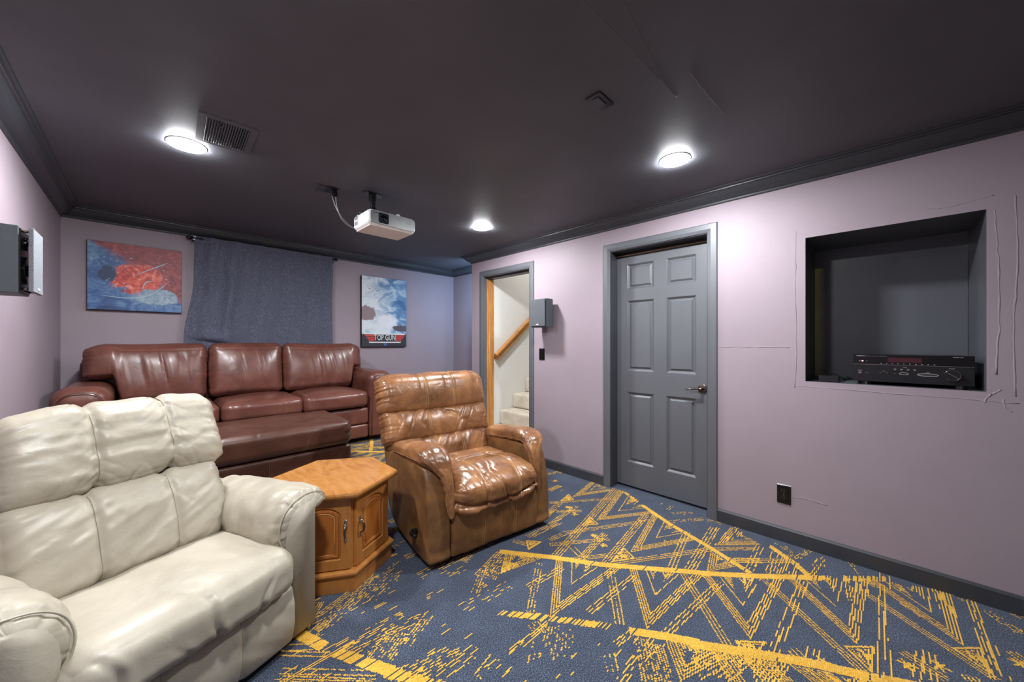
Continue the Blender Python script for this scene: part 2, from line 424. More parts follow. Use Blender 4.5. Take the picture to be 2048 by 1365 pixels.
# niche back board, greenish light painted into its colour along the inner far edge
m, nt, b = new_mat('painted_glow_board')
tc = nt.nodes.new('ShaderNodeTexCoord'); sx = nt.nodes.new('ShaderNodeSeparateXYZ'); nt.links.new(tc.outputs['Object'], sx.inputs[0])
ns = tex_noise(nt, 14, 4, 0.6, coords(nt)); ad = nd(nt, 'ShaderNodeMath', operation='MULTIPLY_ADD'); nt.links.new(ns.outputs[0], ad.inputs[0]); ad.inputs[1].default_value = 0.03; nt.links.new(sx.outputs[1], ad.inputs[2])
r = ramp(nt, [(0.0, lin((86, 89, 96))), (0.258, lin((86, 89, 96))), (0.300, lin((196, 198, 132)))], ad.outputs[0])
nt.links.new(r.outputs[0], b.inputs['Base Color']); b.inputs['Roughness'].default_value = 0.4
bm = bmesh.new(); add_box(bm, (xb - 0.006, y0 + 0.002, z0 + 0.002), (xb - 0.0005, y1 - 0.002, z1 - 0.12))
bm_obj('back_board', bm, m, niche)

# raised drywall patch seams round the niche
def seam(pts, w=0.006, h=0.0004, name='drywall_seam'):
    P = smooth_path([(XR - 0.0002, y, z) for y, z in pts], 24); rng = np.random.RandomState(int(abs(pts[0][0] * 1000)) + 3)
    P[:, 1:] += rng.normal(0, 0.0012, (24, 2)); V, F = tube_np(P, w * 0.5 * (0.6 + rng.rand(24)), 6)
    V[:, 0] = XR - 0.0002 + (V[:, 0] - XR) * (h / (w * 0.5)); mesh_np(name, V, F, M['wall'], wr_)
seam([(-0.46, 1.93), (-0.465, 1.6), (-0.455, 1.35), (-0.46, 1.0)], 0.005); seam([(-0.40, 1.95), (-0.25, 1.93), (-0.18, 1.94)])
seam([(0.345, 1.94), (0.35, 1.6), (0.345, 1.3), (0.35, 0.97)]); seam([(0.38, 0.985), (0.1, 0.98), (-0.2, 0.975), (-0.47, 0.97)], 0.004)
seam([(-0.42, 1.03), (-0.385, 0.995), (-0.37, 0.965)]); seam([(0.78, 1.22), (0.6, 1.222), (0.38, 1.22)], 0.004, 0.001); seam([(-0.40, 1.88), (-0.415, 1.5), (-0.405, 1.1)], 0.005)
seam([(0.36, 0.29), (0.30, 0.30), (0.2, 0.29)], 0.004, 0.001); seam([(-0.425, 0.985), (-0.43, 0.95), (-0.45, 0.93)], 0.005, 0.001)

# casings
def casing(parent, yo0, yo1, yi0, yi1, zt, zi, floor_z=0.0, x=XR):
    CS = [(0.0, 0.0), (0.0, -0.012), (0.006, -0.016), (0.040, -0.017), (0.052, -0.013), (0.060, -0.010), (0.0625, -0.009), (0.0625, 0.0)]
    def leg(y_in, sgn, nm):   # profile u=distance from inner edge
        bm = bmesh.new(); A = []; B = []
        for u, dx in CS:
            uu = 0.0625 - u
            A.append(bm.verts.new((x + dx, y_in + sgn * uu, floor_z))); B.append(bm.verts.new((x + dx, y_in + sgn * uu, zi + uu)))
        n = len(A); bm.faces.new(A); bm.faces.new(B[::-1])
        for i in range(n): bm.faces.new((A[i], A[(i + 1) % n], B[(i + 1) % n], B[i]))
        bm_obj(nm, bm, M['door'], parent)
    leg(yi0, -1, 'door_casing'); leg(yi1, 1, 'door_casing')
    bm = bmesh.new(); A = []; B = []
    for u, dx in CS:
        uu = 0.0625 - u
        A.append(bm.verts.new((x + dx, yi0 - uu, zi + uu))); B.append(bm.verts.new((x + dx, yi1 + uu, zi + uu)))
    n = len(A); bm.faces.new(A); bm.faces.new(B[::-1])
    for i in range(n): bm.faces.new((A[i], A[(i + 1) % n], B[(i + 1) % n], B[i]))
    bm_obj('door_casing', bm, M['door'], parent)

# door 1 : closed six-panel door
door = structure(empty('door_1', (XR, 1.232, 0)))
def inv(o, parent): # keep world placement under a moved parent
    o.matrix_parent_inverse = Matrix.Translation(-Vector(parent.location)); return o
root = door
xs = 2.936; ya, yb = 0.852, 1.612
cols = [(0.958, 1.182), (1.285, 1.519)]; rows = [(0.223, 0.826), (1.009, 1.612), (1.711, 1.926)]
# slab face with recesses
bm = bmesh.new(); zs_, zt_ = 0.020, 1.990
ys = sorted({ya, yb, *[c for p in cols for c in p]}); zs = sorted({zs_, zt_, *[c for p in rows for c in p]})
vs = {}
def dv(x, y, z):
    k = (round(x, 5), round(y, 5), round(z, 5))
    if k not in vs: vs[k] = bm.verts.new(k)
    return vs[k]
for i in range(len(ys) - 1):
    for j in range(len(zs) - 1):
        a, b_, c, d = ys[i], ys[i + 1], zs[j], zs[j + 1]
        pan = (a, b_) in cols and (c, d) in rows
        if not pan: bm.faces.new((dv(xs, a, c), dv(xs, a, d), dv(xs, b_, d), dv(xs, b_, c)))
        else:   # sloped sticking down to 12 mm depth
            prev = [(a, c), (a, d), (b_, d), (b_, c)]; px = xs
            for ins, dx in ((0.006, 0.004), (0.016, 0.013)):
                cur = [(a + ins, c + ins), (a + ins, d - ins), (b_ - ins, d - ins), (b_ - ins, c + ins)]
                for q in range(4):
                    q2 = (q + 1) % 4
                    bm.faces.new((dv(px, *prev[q]), dv(px, *prev[q2]), dv(xs + dx, *cur[q2]), dv(xs + dx, *cur[q])))
                prev = cur; px = xs + dx
            bm.faces.new([dv(px, *p) for p in prev])
xk = xs + 0.035
for (y0_, z0_, y1_, z1_) in ((ya, zs_, yb, zs_), (yb, zs_, yb, zt_), (yb, zt_, ya, zt_), (ya, zt_, ya, zs_)):
    bm.faces.new([bm.verts.new(c) for c in ((xs, y0_, z0_), (xs, y1_, z1_), (xk, y1_, z1_), (xk, y0_, z0_))])
bm.faces.new([bm.verts.new(c) for c in ((xk, ya, zs_), (xk, yb, zs_), (xk, yb, zt_), (xk, ya, zt_))])
inv(bm_obj('door_slab', bm, M['door'], root), root)
for (a, b_) in cols:
    for (c, d) in rows:
        bm = bmesh.new(); i0, i1 = 0.022, 0.036
        x0_, x1_ = xs + 0.0129, xs + 0.004
        A = [bm.verts.new((x0_, y, z)) for y, z in ((a + i0, c + i0), (a + i0, d - i0), (b_ - i0, d - i0), (b_ - i0, c + i0))]
        B = [bm.verts.new((x1_, y, z)) for y, z in ((a + i1, c + i1), (a + i1, d - i1), (b_ - i1, d - i1), (b_ - i1, c + i1))]
        bm.faces.new(A[::-1]); bm.faces.new(B)
        for q in range(4): bm.faces.new((A[q], A[(q + 1) % 4], B[(q + 1) % 4], B[q]))
        inv(bm_obj('door_panel', bm, M['door'], root), root)
def jamb(parent, D, mats, xa, xb_, stop=None):
    y0, y1, z0, z1 = D; bm = bmesh.new()
    add_box(bm, (xa, y0 - 0.0005, 0), (xb_, y0 + 0.006, z1)); add_box(bm, (xa, y1 - 0.006, 0), (xb_, y1 + 0.0005, z1)); add_box(bm, (xa, y0, z1 - 0.006), (xb_, y1, z1 + 0.0005))
    return bm_obj('door_jamb', bm, mats, parent)
inv(jamb(root, D1, M['trim'], XR - 0.001, XR + TW, None), root)
bm = bmesh.new(); add_box(bm, (xs + 0.037, 0.851, 0), (xs + 0.05, 0.875, 2.03)); add_box(bm, (xs + 0.037, 1.589, 0), (xs + 0.05, 1.613, 2.03)); add_box(bm, (xs + 0.037, 0.875, 1.94), (xs + 0.05, 1.589, 2.03))
inv(bm_obj('door_stop', bm, M['trim'], root), root)
inv(box('wood_strip', (xs - 0.004, 0.853, 2.004), (xs + 0.004, 1.612, 2.008), M['oakrail'], root, 0), root)
inv(box('door_backing', (XR + TW + 0.001, 0.8, -0.02), (XR + TW + 0.02, 1.66, 2.1), M['black_wall'], root, 0), root)
before = set(bpy.data.objects)
casing(root, 0.783, 1.683, 0.845, 1.619, 2.098, 2.036)
for o in set(bpy.data.objects) - before: inv(o, root)
# lever handle (thing > door_handle > rose, lever)
bm = bmesh.new(); add_cyl(bm, (xs - 0.005, 0.912, 0.906), 0.033, 0.010, 'X', 40); 
hd = bm_obj('door_handle', bm, M['bronze'], root, True, 0.003, 2); inv(hd, root)
hd['label'] = 'dark bronze lever door handle'
bm = bmesh.new(); add_cyl(bm, (xs - 0.028, 0.912, 0.906), 0.012, 0.045, 'X', 24); o = bm_obj('handle_neck', bm, M['bronze'], hd, True); o.matrix_parent_inverse = Matrix.Identity(4)
P = smooth_path([(xs - 0.048, 0.905, 0.906), (xs - 0.052, 0.930, 0.909), (xs - 0.050, 0.970, 0.903), (xs - 0.046, 1.005, 0.897), (xs - 0.048, 1.022, 0.902)], 28)
V_, F_ = tube_np(P, np.interp(np.linspace(0, 1, 28), [0, .2, .8, 1], [0.011, 0.009, 0.0065, 0.003]), 12)
mesh_np('lever', V_, F_, M['bronze'], hd)

# door 2 : open doorway to the stairs
d2 = structure(empty('door_2', (XR, 2.93, 0)))
before = set(bpy.data.objects)
casing(d2, 2.50, 3.366, 2.562, 3.300, 2.098, 2.036)
jamb(d2, D2, M['door'], XR - 0.001, XR + 0.045)
bm = bmesh.new(); add_box(bm, (XR + 0.045, 3.286, 0), (XR + TW + 0.012, 3.301, 2.012)); add_box(bm, (XR + 0.045, 2.561, 0), (XR + TW, 2.575, 2.03)); 
add_box(bm, (XR + 0.075, 3.276, 0), (XR + 0.105, 3.288, 2.012))
o = bm_obj('bare_wood_jamb', bm, M['oak'], d2, bevel=0.002); o['label'] = 'unpainted oak jamb behind the grey casing'
box('head_jamb', (XR + 0.045, 2.561, 2.012), (XR + TW, 3.301, 2.036), M['trim'], d2, 0)
for z in (0.62, 1.3): pass
for o in set(bpy.data.objects) - before:
    if o.parent == d2: inv(o, d2)
# hinge leftovers on the near casing
for z in (0.905,):
    o = box('hinge_leaf', (XR - 0.004, 2.558, z - 0.03), (XR + 0.02, 2.5625, z + 0.03), M['oakrail'], d2, 0.0005); inv(o, d2)

# stairwell
xs0, ys0, ys1 = XR + TW, 2.38, 3.305
structure(box('wall_stair_left', (xs0, ys1, -0.02), (5.9, 3.40, 3.9), M['white_wall'], bevel=0))
structure(box('wall_stair_right', (xs0, ys0 - 0.1, -0.02), (5.9, ys0, 3.9), M['white_wall'], bevel=0))
structure(box('wall_stair_end', (5.9, ys0 - 0.1, -0.02), (6.0, 3.40, 3.9), M['white_wall'], bevel=0))
structure(box('wall_stair_upper', (xs0 - 0.1, ys0 - 0.1, ZC + 0.1), (xs0, 3.40, 3.9), M['white_wall'], bevel=0))
structure(box('ceiling_stair', (xs0 - 0.1, ys0 - 0.1, 3.9), (6.0, 3.40, 4.0), M['white_wall'], bevel=0))
structure(box('floor_stair', (xs0, ys0, -0.1), (5.9, ys1, 0.0), M['stairc'], bevel=0))
st = tag(empty('staircase', (3.4, 2.85, 0)), 'flight of cream carpeted stairs climbing beyond the open doorway', 'stairs')
def step_f(q, p, n):
    p = p.copy(); p += n * 0.002 * n3(p[:, 0] * 40, p[:, 1] * 40, p[:, 2] * 40, 3)[:, None]; return p
for i in range(9):
    x0_ = 3.09 - 0.235 + i * 0.235; top = 0.24 + i * 0.179
    if i == 0: x0_ = xs0 - 0.10; w = 0.235 + 0.2; 
    lo = (x0_, 2.59 if i == 0 else ys0 + 0.002, 0.0 if i == 0 else top - 0.179); hi = (3.09 - 0.235 + (i + 1) * 0.235 + 0.02, 3.272 if i == 0 else ys1 - 0.002, top)
    c = [(lo[k] + hi[k]) / 2 - (3.4, 2.85, 0)[k] for k in range(3)]; h_ = [(hi[k] - lo[k]) / 2 for k in range(3)]
    if i: h_[2] *= 1.0; 
    rbox('step', h_, 0.02, 0.02 if i < 4 else 0.05, M['stairc'], st, lambda q, p, n, c=c: step_f(q, p, n) + np.array(c))
hr = tag(empty('handrail', (3.2, 3.25, 1.0)), 'oak handrail sloping up the white stair wall', 'handrail')
a0, a1 = np.array([2.985, 0, 1.085]), np.array([5.6, 0, 1.085 + (5.6 - 2.985) * 0.766])
sl = math.atan(0.766)
def rail_pts(prof, y):
    pass
MR = Matrix.Translation((-3.2 + 2.985, -3.25, -1.0 + 1.085)) @ Matrix.Rotation(-sl, 4, 'Y')
prism('rail', [(3.225, 0.0), (3.222, 0.02), (3.23, 0.032), (3.25, 0.036), (3.268, 0.032), (3.276, 0.02), (3.272, 0.0)], 'X', 0, 3.3, M['oakrail'], hr, smooth=False, M=MR)
prism('rail_board', [(3.245, -0.055), (3.245, 0.0), (3.262, 0.0), (3.262, -0.010), (3.303, -0.010), (3.303, -0.045), (3.262, -0.045), (3.262, -0.055)], 'X', 0, 3.3, M['oakrail'], hr, M=MR)

# ---------------------------------------------------------------- ceiling lamps
M['lamp'] = emit('lamp_diffuser', (0.96, 0.975, 1.0), LAMP_POWER)
M['lamp_rim'] = plain('lamp_rim', (240, 240, 240), 0.4)
LL = ['round white ceiling lamp nearest the back left corner, above the cream recliner', 'round white ceiling lamp over the grey six-panel door', 'round white ceiling lamp beside the projector, near the open doorway',
      'round white ceiling lamp above the camera beside the left wall']
for (x, y), lb in zip(LAMPS, LL):
    r_ = tag(empty('ceiling_lamp', (x, y, ZC)), lb, 'lamp')
    bm = bmesh.new(); add_cyl(bm, (0, 0, -0.002), 0.083, 0.004, 'Z', 48); bm_obj('lamp_rim', bm, M['lamp_rim'], r_, False, 0.002)
    prof = [(0.0, -0.0115), (0.03, -0.0114), (0.055, -0.0110), (0.070, -0.0098), (0.077, -0.0075), (0.080, -0.0045), (0.080, -0.001)]
    rings = [[(max(rr, 1e-4) * math.cos(t), max(rr, 1e-4) * math.sin(t), zz) for t in np.linspace(0, 2 * math.pi, 40, endpoint=False)] for rr, zz in prof]
    loft('lamp_diffuser', rings, M['lamp'], r_)
# ---------------------------------------------------------------- woven gold pattern of the carpet (floor coordinates, metres)
BANDS=[([(1.49,1.588),(1.668,1.323),(1.803,1.093),(2.12,0.673)],0.042,1),([(2.116,0.671),(2.298,0.453),(2.48,0.253)],0.042,1),([(2.48,0.253),(2.58,0.146)],0.042,0.55),([(2.61,0.116),(2.739,-0.019)],0.042,0.6),([(2.689,0.026),(2.777,-0.057)],0.04,0.6),([(2.885,1.594),(2.721,1.318)],0.03,0.5),([(2.683,1.26),(2.541,0.998),(2.423,0.711),(2.309,0.48)],0.034,1),([(2.698,0.453),(2.603,0.337),(2.505,0.251)],0.034,0.9),([(1.152,1.227),(1.299,1.036)],0.036,0.6),([(1.296,1.034),(1.342,0.967),(1.448,0.812)],0.036,0.6),([(1.477,0.751),(1.551,0.638),(1.623,0.515)],0.043,1),([(1.591,0.544),(1.696,0.386),(1.826,0.177),(1.92,-0.013)],0.046,1),([(1.92,-0.013),(1.996,-0.145)],0.046,1),([(0.435,1.816),(0.512,1.603)],0.048,1),([(0.54,1.538),(0.652,1.309)],0.048,0.85),([(0.649,1.304),(0.71,1.189)],0.048,0.7),([(0.71,1.189),(0.823,0.991)],0.048,0.7),([(0.228,2.252),(0.435,1.816)],0.048,1)]
VEES=[((1.295,1.045),(1.665,1.299),(1.882,0.994)),((1.543,0.705),(1.885,0.959),(2.128,0.653)),((1.798,0.372),(2.105,0.652),(2.374,0.341)),((2.08,0.054),(2.4,0.332),(2.689,0.025)),((2.38,-0.257),(2.685,0.029),(2.84,-0.263)),((2.039,1.031),(2.615,1.147),(2.458,0.801)),((2.234,1.385),(2.876,1.543),(2.615,1.147)),((2.443,1.733),(2.831,1.806),(2.776,1.57)),((2.159,0.648),(2.382,0.694),(2.322,0.552)),((2.474,0.699),(2.795,0.687),(2.676,0.504)),((1.354,1.435),(1.509,1.555),(1.606,1.371)),((1.395,0.507),(1.547,0.628),(1.655,0.407)),((1.437,0.286),(1.615,0.474),(1.765,0.232)),((1.648,-0.014),(1.76,0.231),(1.93,-0.068)),((0.479,1.731),(0.6,1.879),(0.401,2.041))]
LINES=[((1.814,1.042),(1.482,0.802),3,0.018,0.8),((1.835,0.911),(1.447,0.94),3,0.016,0.9),((1.629,1.228),(1.377,1.256),3,0.016,0.8),((1.566,1.344),(1.255,1.132),3,0.016,0.65),((2.041,0.728),(1.689,0.428),3,0.016,1),((2.106,0.57),(1.562,0.636),3,0.016,0.95),((2.297,0.412),(1.903,0.015),3,0.014,1),((2.423,0.263),(1.768,0.29),3,0.016,0.95),((2.522,0.024),(2.221,-0.318),3,0.014,1),((2.804,-0.037),(1.95,-0.026),3,0.018,0.9),((2.825,-0.33),(2.221,-0.315),3,0.012,0.9),((2.464,-0.342),(2.253,-0.347),2,0.018,0.9),((2.586,-0.07),(2.497,-0.156),4,0.01,0.6),((2.814,-0.217),(2.629,-0.227),3,0.012,0.9),((2.825,-0.28),(2.771,-0.323),3,0.012,0.45),((2.762,-0.369),(2.649,-0.439),4,0.012,0.5),((2.836,-0.426),(2.799,-0.477),3,0.012,0.5),((1.834,1.08),(2.553,1.177),4,0.014,1),((1.675,1.319),(2.872,1.577),4,0.016,1),((1.857,1.05),(2.414,0.698),3,0.016,1),((1.935,1.442),(2.515,1.103),3,0.016,0.9),((1.759,1.423),(2.07,1.198),3,0.014,0.9),((2.041,0.796),(2.514,0.879),3,0.018,0.9),((2.105,0.721),(2.716,0.767),4,0.016,0.9),((2.22,1.796),(2.629,1.487),3,0.014,0.8),((1.788,1.206),(2.11,1.25),4,0.012,1),((1.831,1.305),(1.796,1.225),2,0.03,1),((1.803,1.458),(1.921,1.439),3,0.016,0.9),((1.958,1.583),(2.316,1.615),3,0.014,1),((2.105,1.702),(2.275,1.543),3,0.014,0.9),((1.692,1.261),(1.905,1.115),3,0.014,0.9),((2.406,0.706),(2.604,0.515),3,0.014,0.9),((2.555,1.023),(2.827,0.83),3,0.014,0.5),((2.369,0.583),(2.478,0.466),4,0.014,0.9),((2.806,1.184),(2.973,1.168),3,0.012,0.5),((2.697,1.109),(2.967,1.097),3,0.014,0.4),((2.706,1.056),(2.921,0.884),3,0.012,0.4),((2.786,0.83),(2.793,0.746),3,0.014,0.6),((2.747,0.681),(2.888,0.651),3,0.014,0.5),((2.377,0.571),(2.611,0.329),3,0.016,0.95),((2.341,0.489),(2.65,0.501),3,0.018,0.9),((2.377,0.404),(2.667,0.423),3,0.016,0.9),((2.409,0.36),(2.65,0.367),4,0.012,0.9),((2.451,0.317),(2.605,0.314),3,0.012,0.8),((2.52,0.248),(2.787,0.215),3,0.014,0.5),((2.755,0.396),(2.654,0.334),4,0.012,0.5),((2.634,0.327),(2.808,0.281),3,0.012,0.6),((2.82,0.1),(2.711,0.056),2,0.014,0.4),((2.62,0.101),(2.405,0.082),3,0.012,0.9),((2.646,0.074),(2.45,0.076),2,0.012,0.7),((2.68,0.04),(2.512,0.034),3,0.012,0.9),((2.657,0.028),(2.627,-0.018),3,0.012,0.7),((1.088,1.037),(1.316,1.027),3,0.012,0.8),((1.025,1.045),(1.112,1.049),2,0.012,0.5),((1.218,1.075),(1.2,1.013),6,0.012,0.5),((1.272,1.004),(1.122,0.915),6,0.013,0.45),((1.307,0.953),(1.176,0.867),4,0.014,0.4),((1.16,1.001),(1.056,0.942),3,0.018,0.4),((1.32,0.763),(1.25,0.705),3,0.02,0.5),((1.372,0.76),(1.47,0.743),3,0.012,0.7),((1.232,0.671),(1.513,0.648),4,0.014,0.6),((1.47,0.698),(1.305,0.589),5,0.012,0.6),((1.482,0.643),(1.347,0.547),7,0.01,0.75),((1.498,0.506),(1.56,0.495),3,0.012,0.8),((1.562,0.534),(1.589,0.466),1,0.01,0.6),((1.455,0.476),(1.662,0.406),4,0.014,0.7),((1.501,0.407),(1.675,0.36),4,0.014,0.7),((1.681,0.355),(1.623,0.285),4,0.013,1),((1.71,0.3),(1.663,0.23),6,0.01,0.8),((0.49,1.7),(0.867,1.908),4,0.013,0.7),((0.475,1.776),(0.723,1.861),3,0.013,0.9),((0.498,1.673),(1.015,1.926),3,0.014,0.5),((0.499,1.562),(0.827,1.532),5,0.012,0.6),((0.384,1.722),(0.485,1.63),2,0.03,1),((0.377,1.693),(0.51,1.551),2,0.02,1),((0.354,1.588),(0.603,1.327),3,0.022,0.85),((0.346,1.554),(0.58,1.298),3,0.022,0.8),((0.36,1.541),(0.61,1.541),2,0.014,1),((0.547,1.514),(0.882,1.454),5,0.014,0.5),((0.624,1.42),(0.764,1.497),5,0.01,0.5),((0.665,1.369),(0.778,1.431),6,0.012,0.5),((0.759,1.373),(0.912,1.447),4,0.013,0.6),((0.654,1.261),(0.897,1.198),6,0.014,0.6),((0.731,1.169),(0.95,1.145),5,0.015,0.4),((0.875,1.039),(0.974,1.06),5,0.014,0.5),((0.764,1.74),(0.963,1.827),5,0.016,0.35),((1.141,1.617),(1.243,1.611),4,0.012,0.4),((1.044,1.373),(1.318,1.334),4,0.02,0.45),((1.156,1.413),(1.334,1.538),4,0.013,0.6),((1.286,1.44),(1.467,1.528),5,0.012,0.6),((1.061,1.935),(1.148,1.922),4,0.012,0.5),((1.193,2.395),(1.267,2.399),4,0.013,0.7),((1.119,2.272),(1.228,2.286),4,0.013,0.7),((1.062,2.106),(1.263,2.111),6,0.016,0.5),((1.031,1.723),(1.524,1.719),5,0.016,0.7),((1.275,1.659),(1.346,1.679),4,0.013,0.7),((1.258,1.496),(1.486,1.566),6,0.013,0.7),((2.69,2.193),(2.825,2.166),4,0.012,0.8),((2.401,1.947),(2.543,1.95),4,0.014,0.9),((1.964,1.661),(2.271,1.742),4,0.014,0.9),((1.731,1.576),(2.03,1.557),4,0.014,0.9),((1.63,1.613),(1.665,1.516),3,0.014,0.9),((2.152,-0.078),(2.091,-0.188),3,0.016,1),((2.194,-0.127),(2.012,-0.109),2,0.02,1),((2.223,-0.155),(2.049,-0.146),3,0.016,1),((1.855,0.24),(1.812,0.191),3,0.02,1),((1.916,0.176),(1.826,0.177),3,0.02,1),((2.462,-0.389),(2.428,-0.414),3,0.016,1),((2.172,-0.249),(2.15,-0.258),4,0.014,1)]
TRIS=[((1.739,0.41),(1.819,0.324),(1.676,0.347)),((2.025,0.087),(2.102,0.006),(1.942,0.01)),((2.327,-0.229),(2.405,-0.304),(2.248,-0.308)),((2.044,1.077),(1.996,0.99),(1.874,1.06)),((2.237,1.442),(2.19,1.35),(2.101,1.417)),((2.45,1.786),(2.396,1.699),(2.305,1.755)),((1.627,1.481),(1.744,1.483),(1.689,1.554)),((1.363,1.437),(1.436,1.498),(1.474,1.421))]
STARS=[(2.079,-0.089),(2.16,-0.177),(2.395,-0.399),(1.868,0.141),(2.042,1.284),(1.984,1.182),(2.254,1.643),(2.197,1.545),(2.603,2.045)]
def build_pattern():
    PY, PX = 0.0052, 0.0030
    gx0, gx1, gy0, gy1 = -0.45, 2.828, -1.3, 2.77
    nx, ny = int((gx1 - gx0) / PX), int((gy1 - gy0) / PY)
    X = gx0 + (np.arange(nx) + 0.5) * PX; Y = gy0 + (np.arange(ny) + 0.5) * PY
    G = np.zeros((ny, nx), bool); rng = np.random.RandomState(7)
    def seg(p, q, w, cov=1.0, brk=None):
        x0, y0 = p; x1, y1 = q; L = math.hypot(x1 - x0, y1 - y0)
        if L < 1e-4: return
        ia = max(0, int((min(x0, x1) - w - gx0) / PX)); ib = min(nx, int((max(x0, x1) + w - gx0) / PX) + 2)
        ja = max(0, int((min(y0, y1) - w - gy0) / PY)); jb = min(ny, int((max(y0, y1) + w - gy0) / PY) + 2)
        if ia >= ib or ja >= jb: return
        xx, yy = np.meshgrid(X[ia:ib], Y[ja:jb])
        ux, uy = (x1 - x0) / L, (y1 - y0) / L
        a = (xx - x0) * ux + (yy - y0) * uy; d = (xx - x0) * -uy + (yy - y0) * ux
        jit = rng.uniform(-0.0012, 0.0012, (jb - ja, 1))
        m = (a > -0.003) & (a < L + 0.003) & (np.abs(d + jit) < w / 2)
        if cov < 0.999:
            fam = rng.rand(400); c = np.floor(a / 0.021 + rng.rand()).astype(int) % 400
            m &= fam[c] < cov ** 0.45
            m &= rng.rand(jb - ja, 1) < 0.30 + 0.72 * cov
        else:
            m &= rng.rand(jb - ja, 1) < 0.985
        G[ja:jb, ia:ib] |= m
    def lines(p, q, n, pitch, cov, w=0.0048):
        L = math.hypot(q[0] - p[0], q[1] - p[1]); nx_, ny_ = -(q[1] - p[1]) / L, (q[0] - p[0]) / L
        for i in range(n):
            o = (i - (n - 1) / 2) * pitch
            e = rng.uniform(-0.008, 0.008)
            seg((p[0] + nx_ * o + e * nx_ * 0, p[1] + ny_ * o), (q[0] + nx_ * o, q[1] + ny_ * o), w, cov)
    def band(P, w, cov):
        for a, b in zip(P[:-1], P[1:]):
            if cov >= 0.99: seg(a, b, w, 1.0)
            else:
                # single weave rows running along x, some left out, ends ragged
                y0, y1 = sorted((a[1], b[1])); slope = (b[0] - a[0]) / (b[1] - a[1]); hx = 0.5 * w * math.hypot(1, slope)
                for j in range(int((y0 - gy0) / PY), int((y1 - gy0) / PY) + 1):
                    if not 0 <= j < ny or rng.rand() > cov: continue
                    xc = a[0] + (Y[j] - a[1]) * slope; r = 1 - cov
                    i0 = int((xc - hx * (1 + r * rng.uniform(-0.6, 0.6)) - gx0) / PX); i1 = int((xc + hx * (1 + r * rng.uniform(-0.6, 0.6)) - gx0) / PX)
                    if i1 > i0: G[j, max(0, i0):i1] = True
    def vee(T, A, B):
        T, A, B = map(np.array, (T, A, B))
        def inset(s):   # similar triangle closer to the base line
            base = (A + B) / 2; return base + (T - base) * s, base + (A - base) * (s ** 0.35 if False else s), base + (B - base) * s
        C = (A + B + T) / 3
        hgt = np.linalg.norm(T - (A + B) / 2)
        def par(off, n, pitch, cov, trim=0.0, t_in=0.0):
            for P in (A, B):
                d = P - T; L = np.linalg.norm(d); d /= L; nrm = np.array([-d[1], d[0]])
                if np.dot(C - T, nrm) < 0: nrm = -nrm
                O = A if P is B else B; dd = O - T; dd /= np.linalg.norm(dd); ang = math.acos(np.clip(np.dot(d, dd), -1, 1)); 
                bd = (B - A) / np.linalg.norm(B - A)
                for i in range(n):
                    o = off + i * pitch
                    s0 = o / math.tan(ang / 2) + t_in
                    p0 = T + d * s0 + nrm * o; 
                    # end on the base line
                    e = p0; den = d[0] * bd[1] - d[1] * bd[0]
                    t = ((A[0] - p0[0]) * bd[1] - (A[1] - p0[1]) * bd[0]) / den if abs(den) > 1e-6 else L
                    if t > 0.01: seg(p0, p0 + d * t * (1 - trim), 0.0050, cov)
        k = hgt / 0.34
        par(0.000, 4, 0.0112, 0.995)
        par(0.062 * k, 1, 0.01, 1.0)
        par(0.078 * k, 5, 0.0098, 0.93, 0.0, 0.05 * k)
        par(0.132 * k, 3, 0.0095, 1.0)
        # small inner tick
        base = (A + B) / 2; c = base + (T - base) * 0.12
        for P in (A, B):
            d = P - T; d /= np.linalg.norm(d); seg(c, c + d * 0.028 * k, 0.006, 1.0)
    for P, w, c in BANDS: band(P, w, c)
    for T, A, B in VEES: vee(T, A, B)
    for p, q, n, pt, c in LINES: lines(p, q, n, pt, c)
    for T in TRIS:
        T = [np.array(t) for t in T]; c = sum(T) / 3
        for i in range(3): seg(T[i], T[(i + 1) % 3], 0.009, 1.0)
        for s in (0.62,): 
            for i in range(3): seg(c + (T[i] - c) * s, c + (T[(i + 1) % 3] - c) * s, 0.005, 0.8)
        for _ in range(14):
            a = c + (T[0] + T[1] - 2 * c) * 0.2 * rng.rand() + rng.normal(0, 0.010, 2); seg(a, a + (T[2] - c) * 0.35 * rng.rand(), 0.008, 1.0)
    for x, y in STARS:
        for k in range(9):
            t = k * 2.4 + rng.rand(); r0 = 0.016 + 0.014 * rng.rand(); seg((x - 0.3 * r0 * math.cos(t), y - 0.3 * r0 * math.sin(t)), (x + r0 * math.cos(t), y + r0 * math.sin(t)), 0.007, 1.0)
    # loose dashes drifting between the bands
    for _ in range(4200):
        x, y = rng.uniform(0.2, 2.82), rng.uniform(-1.2, 2.7)
        u = ((x - 0.95) * 0.55 + (y - 1.35) * 0.83); d = abs(u)
        inside = 0.35 < x < 1.75 and -0.5 < y < 1.9
        f = 0.5 + 0.5 * math.sin(x * 9 + 2 * math.sin(y * 7)) * math.cos(y * 8 + x * 3)
        if inside:
            # nearer the lower left the field grows denser
            if rng.rand() > 0.10 + 0.42 * f * f * (1.2 if x < 1.15 else 0.4): continue
            if x > 1.25 and y > 0.75 - (x - 1.45) * 1.4: continue
        else:
            if rng.rand() > 0.03: continue
        L = rng.uniform(0.012, 0.046)
        nrow = 1 if rng.rand() < 0.75 else 2
        for r in range(nrow): seg((x + r * 0.004, y + r * 0.0104), (x + L + r * 0.004, y + r * 0.0104), 0.0044, 1.0)
    # rest of the room: the same weave repeated further back and towards the near left
    q = G[int((0.0 - gy0) / PY):int((1.25 - gy0) / PY), int((1.3 - gx0) / PX):int((2.8 - gx0) / PX)].copy()
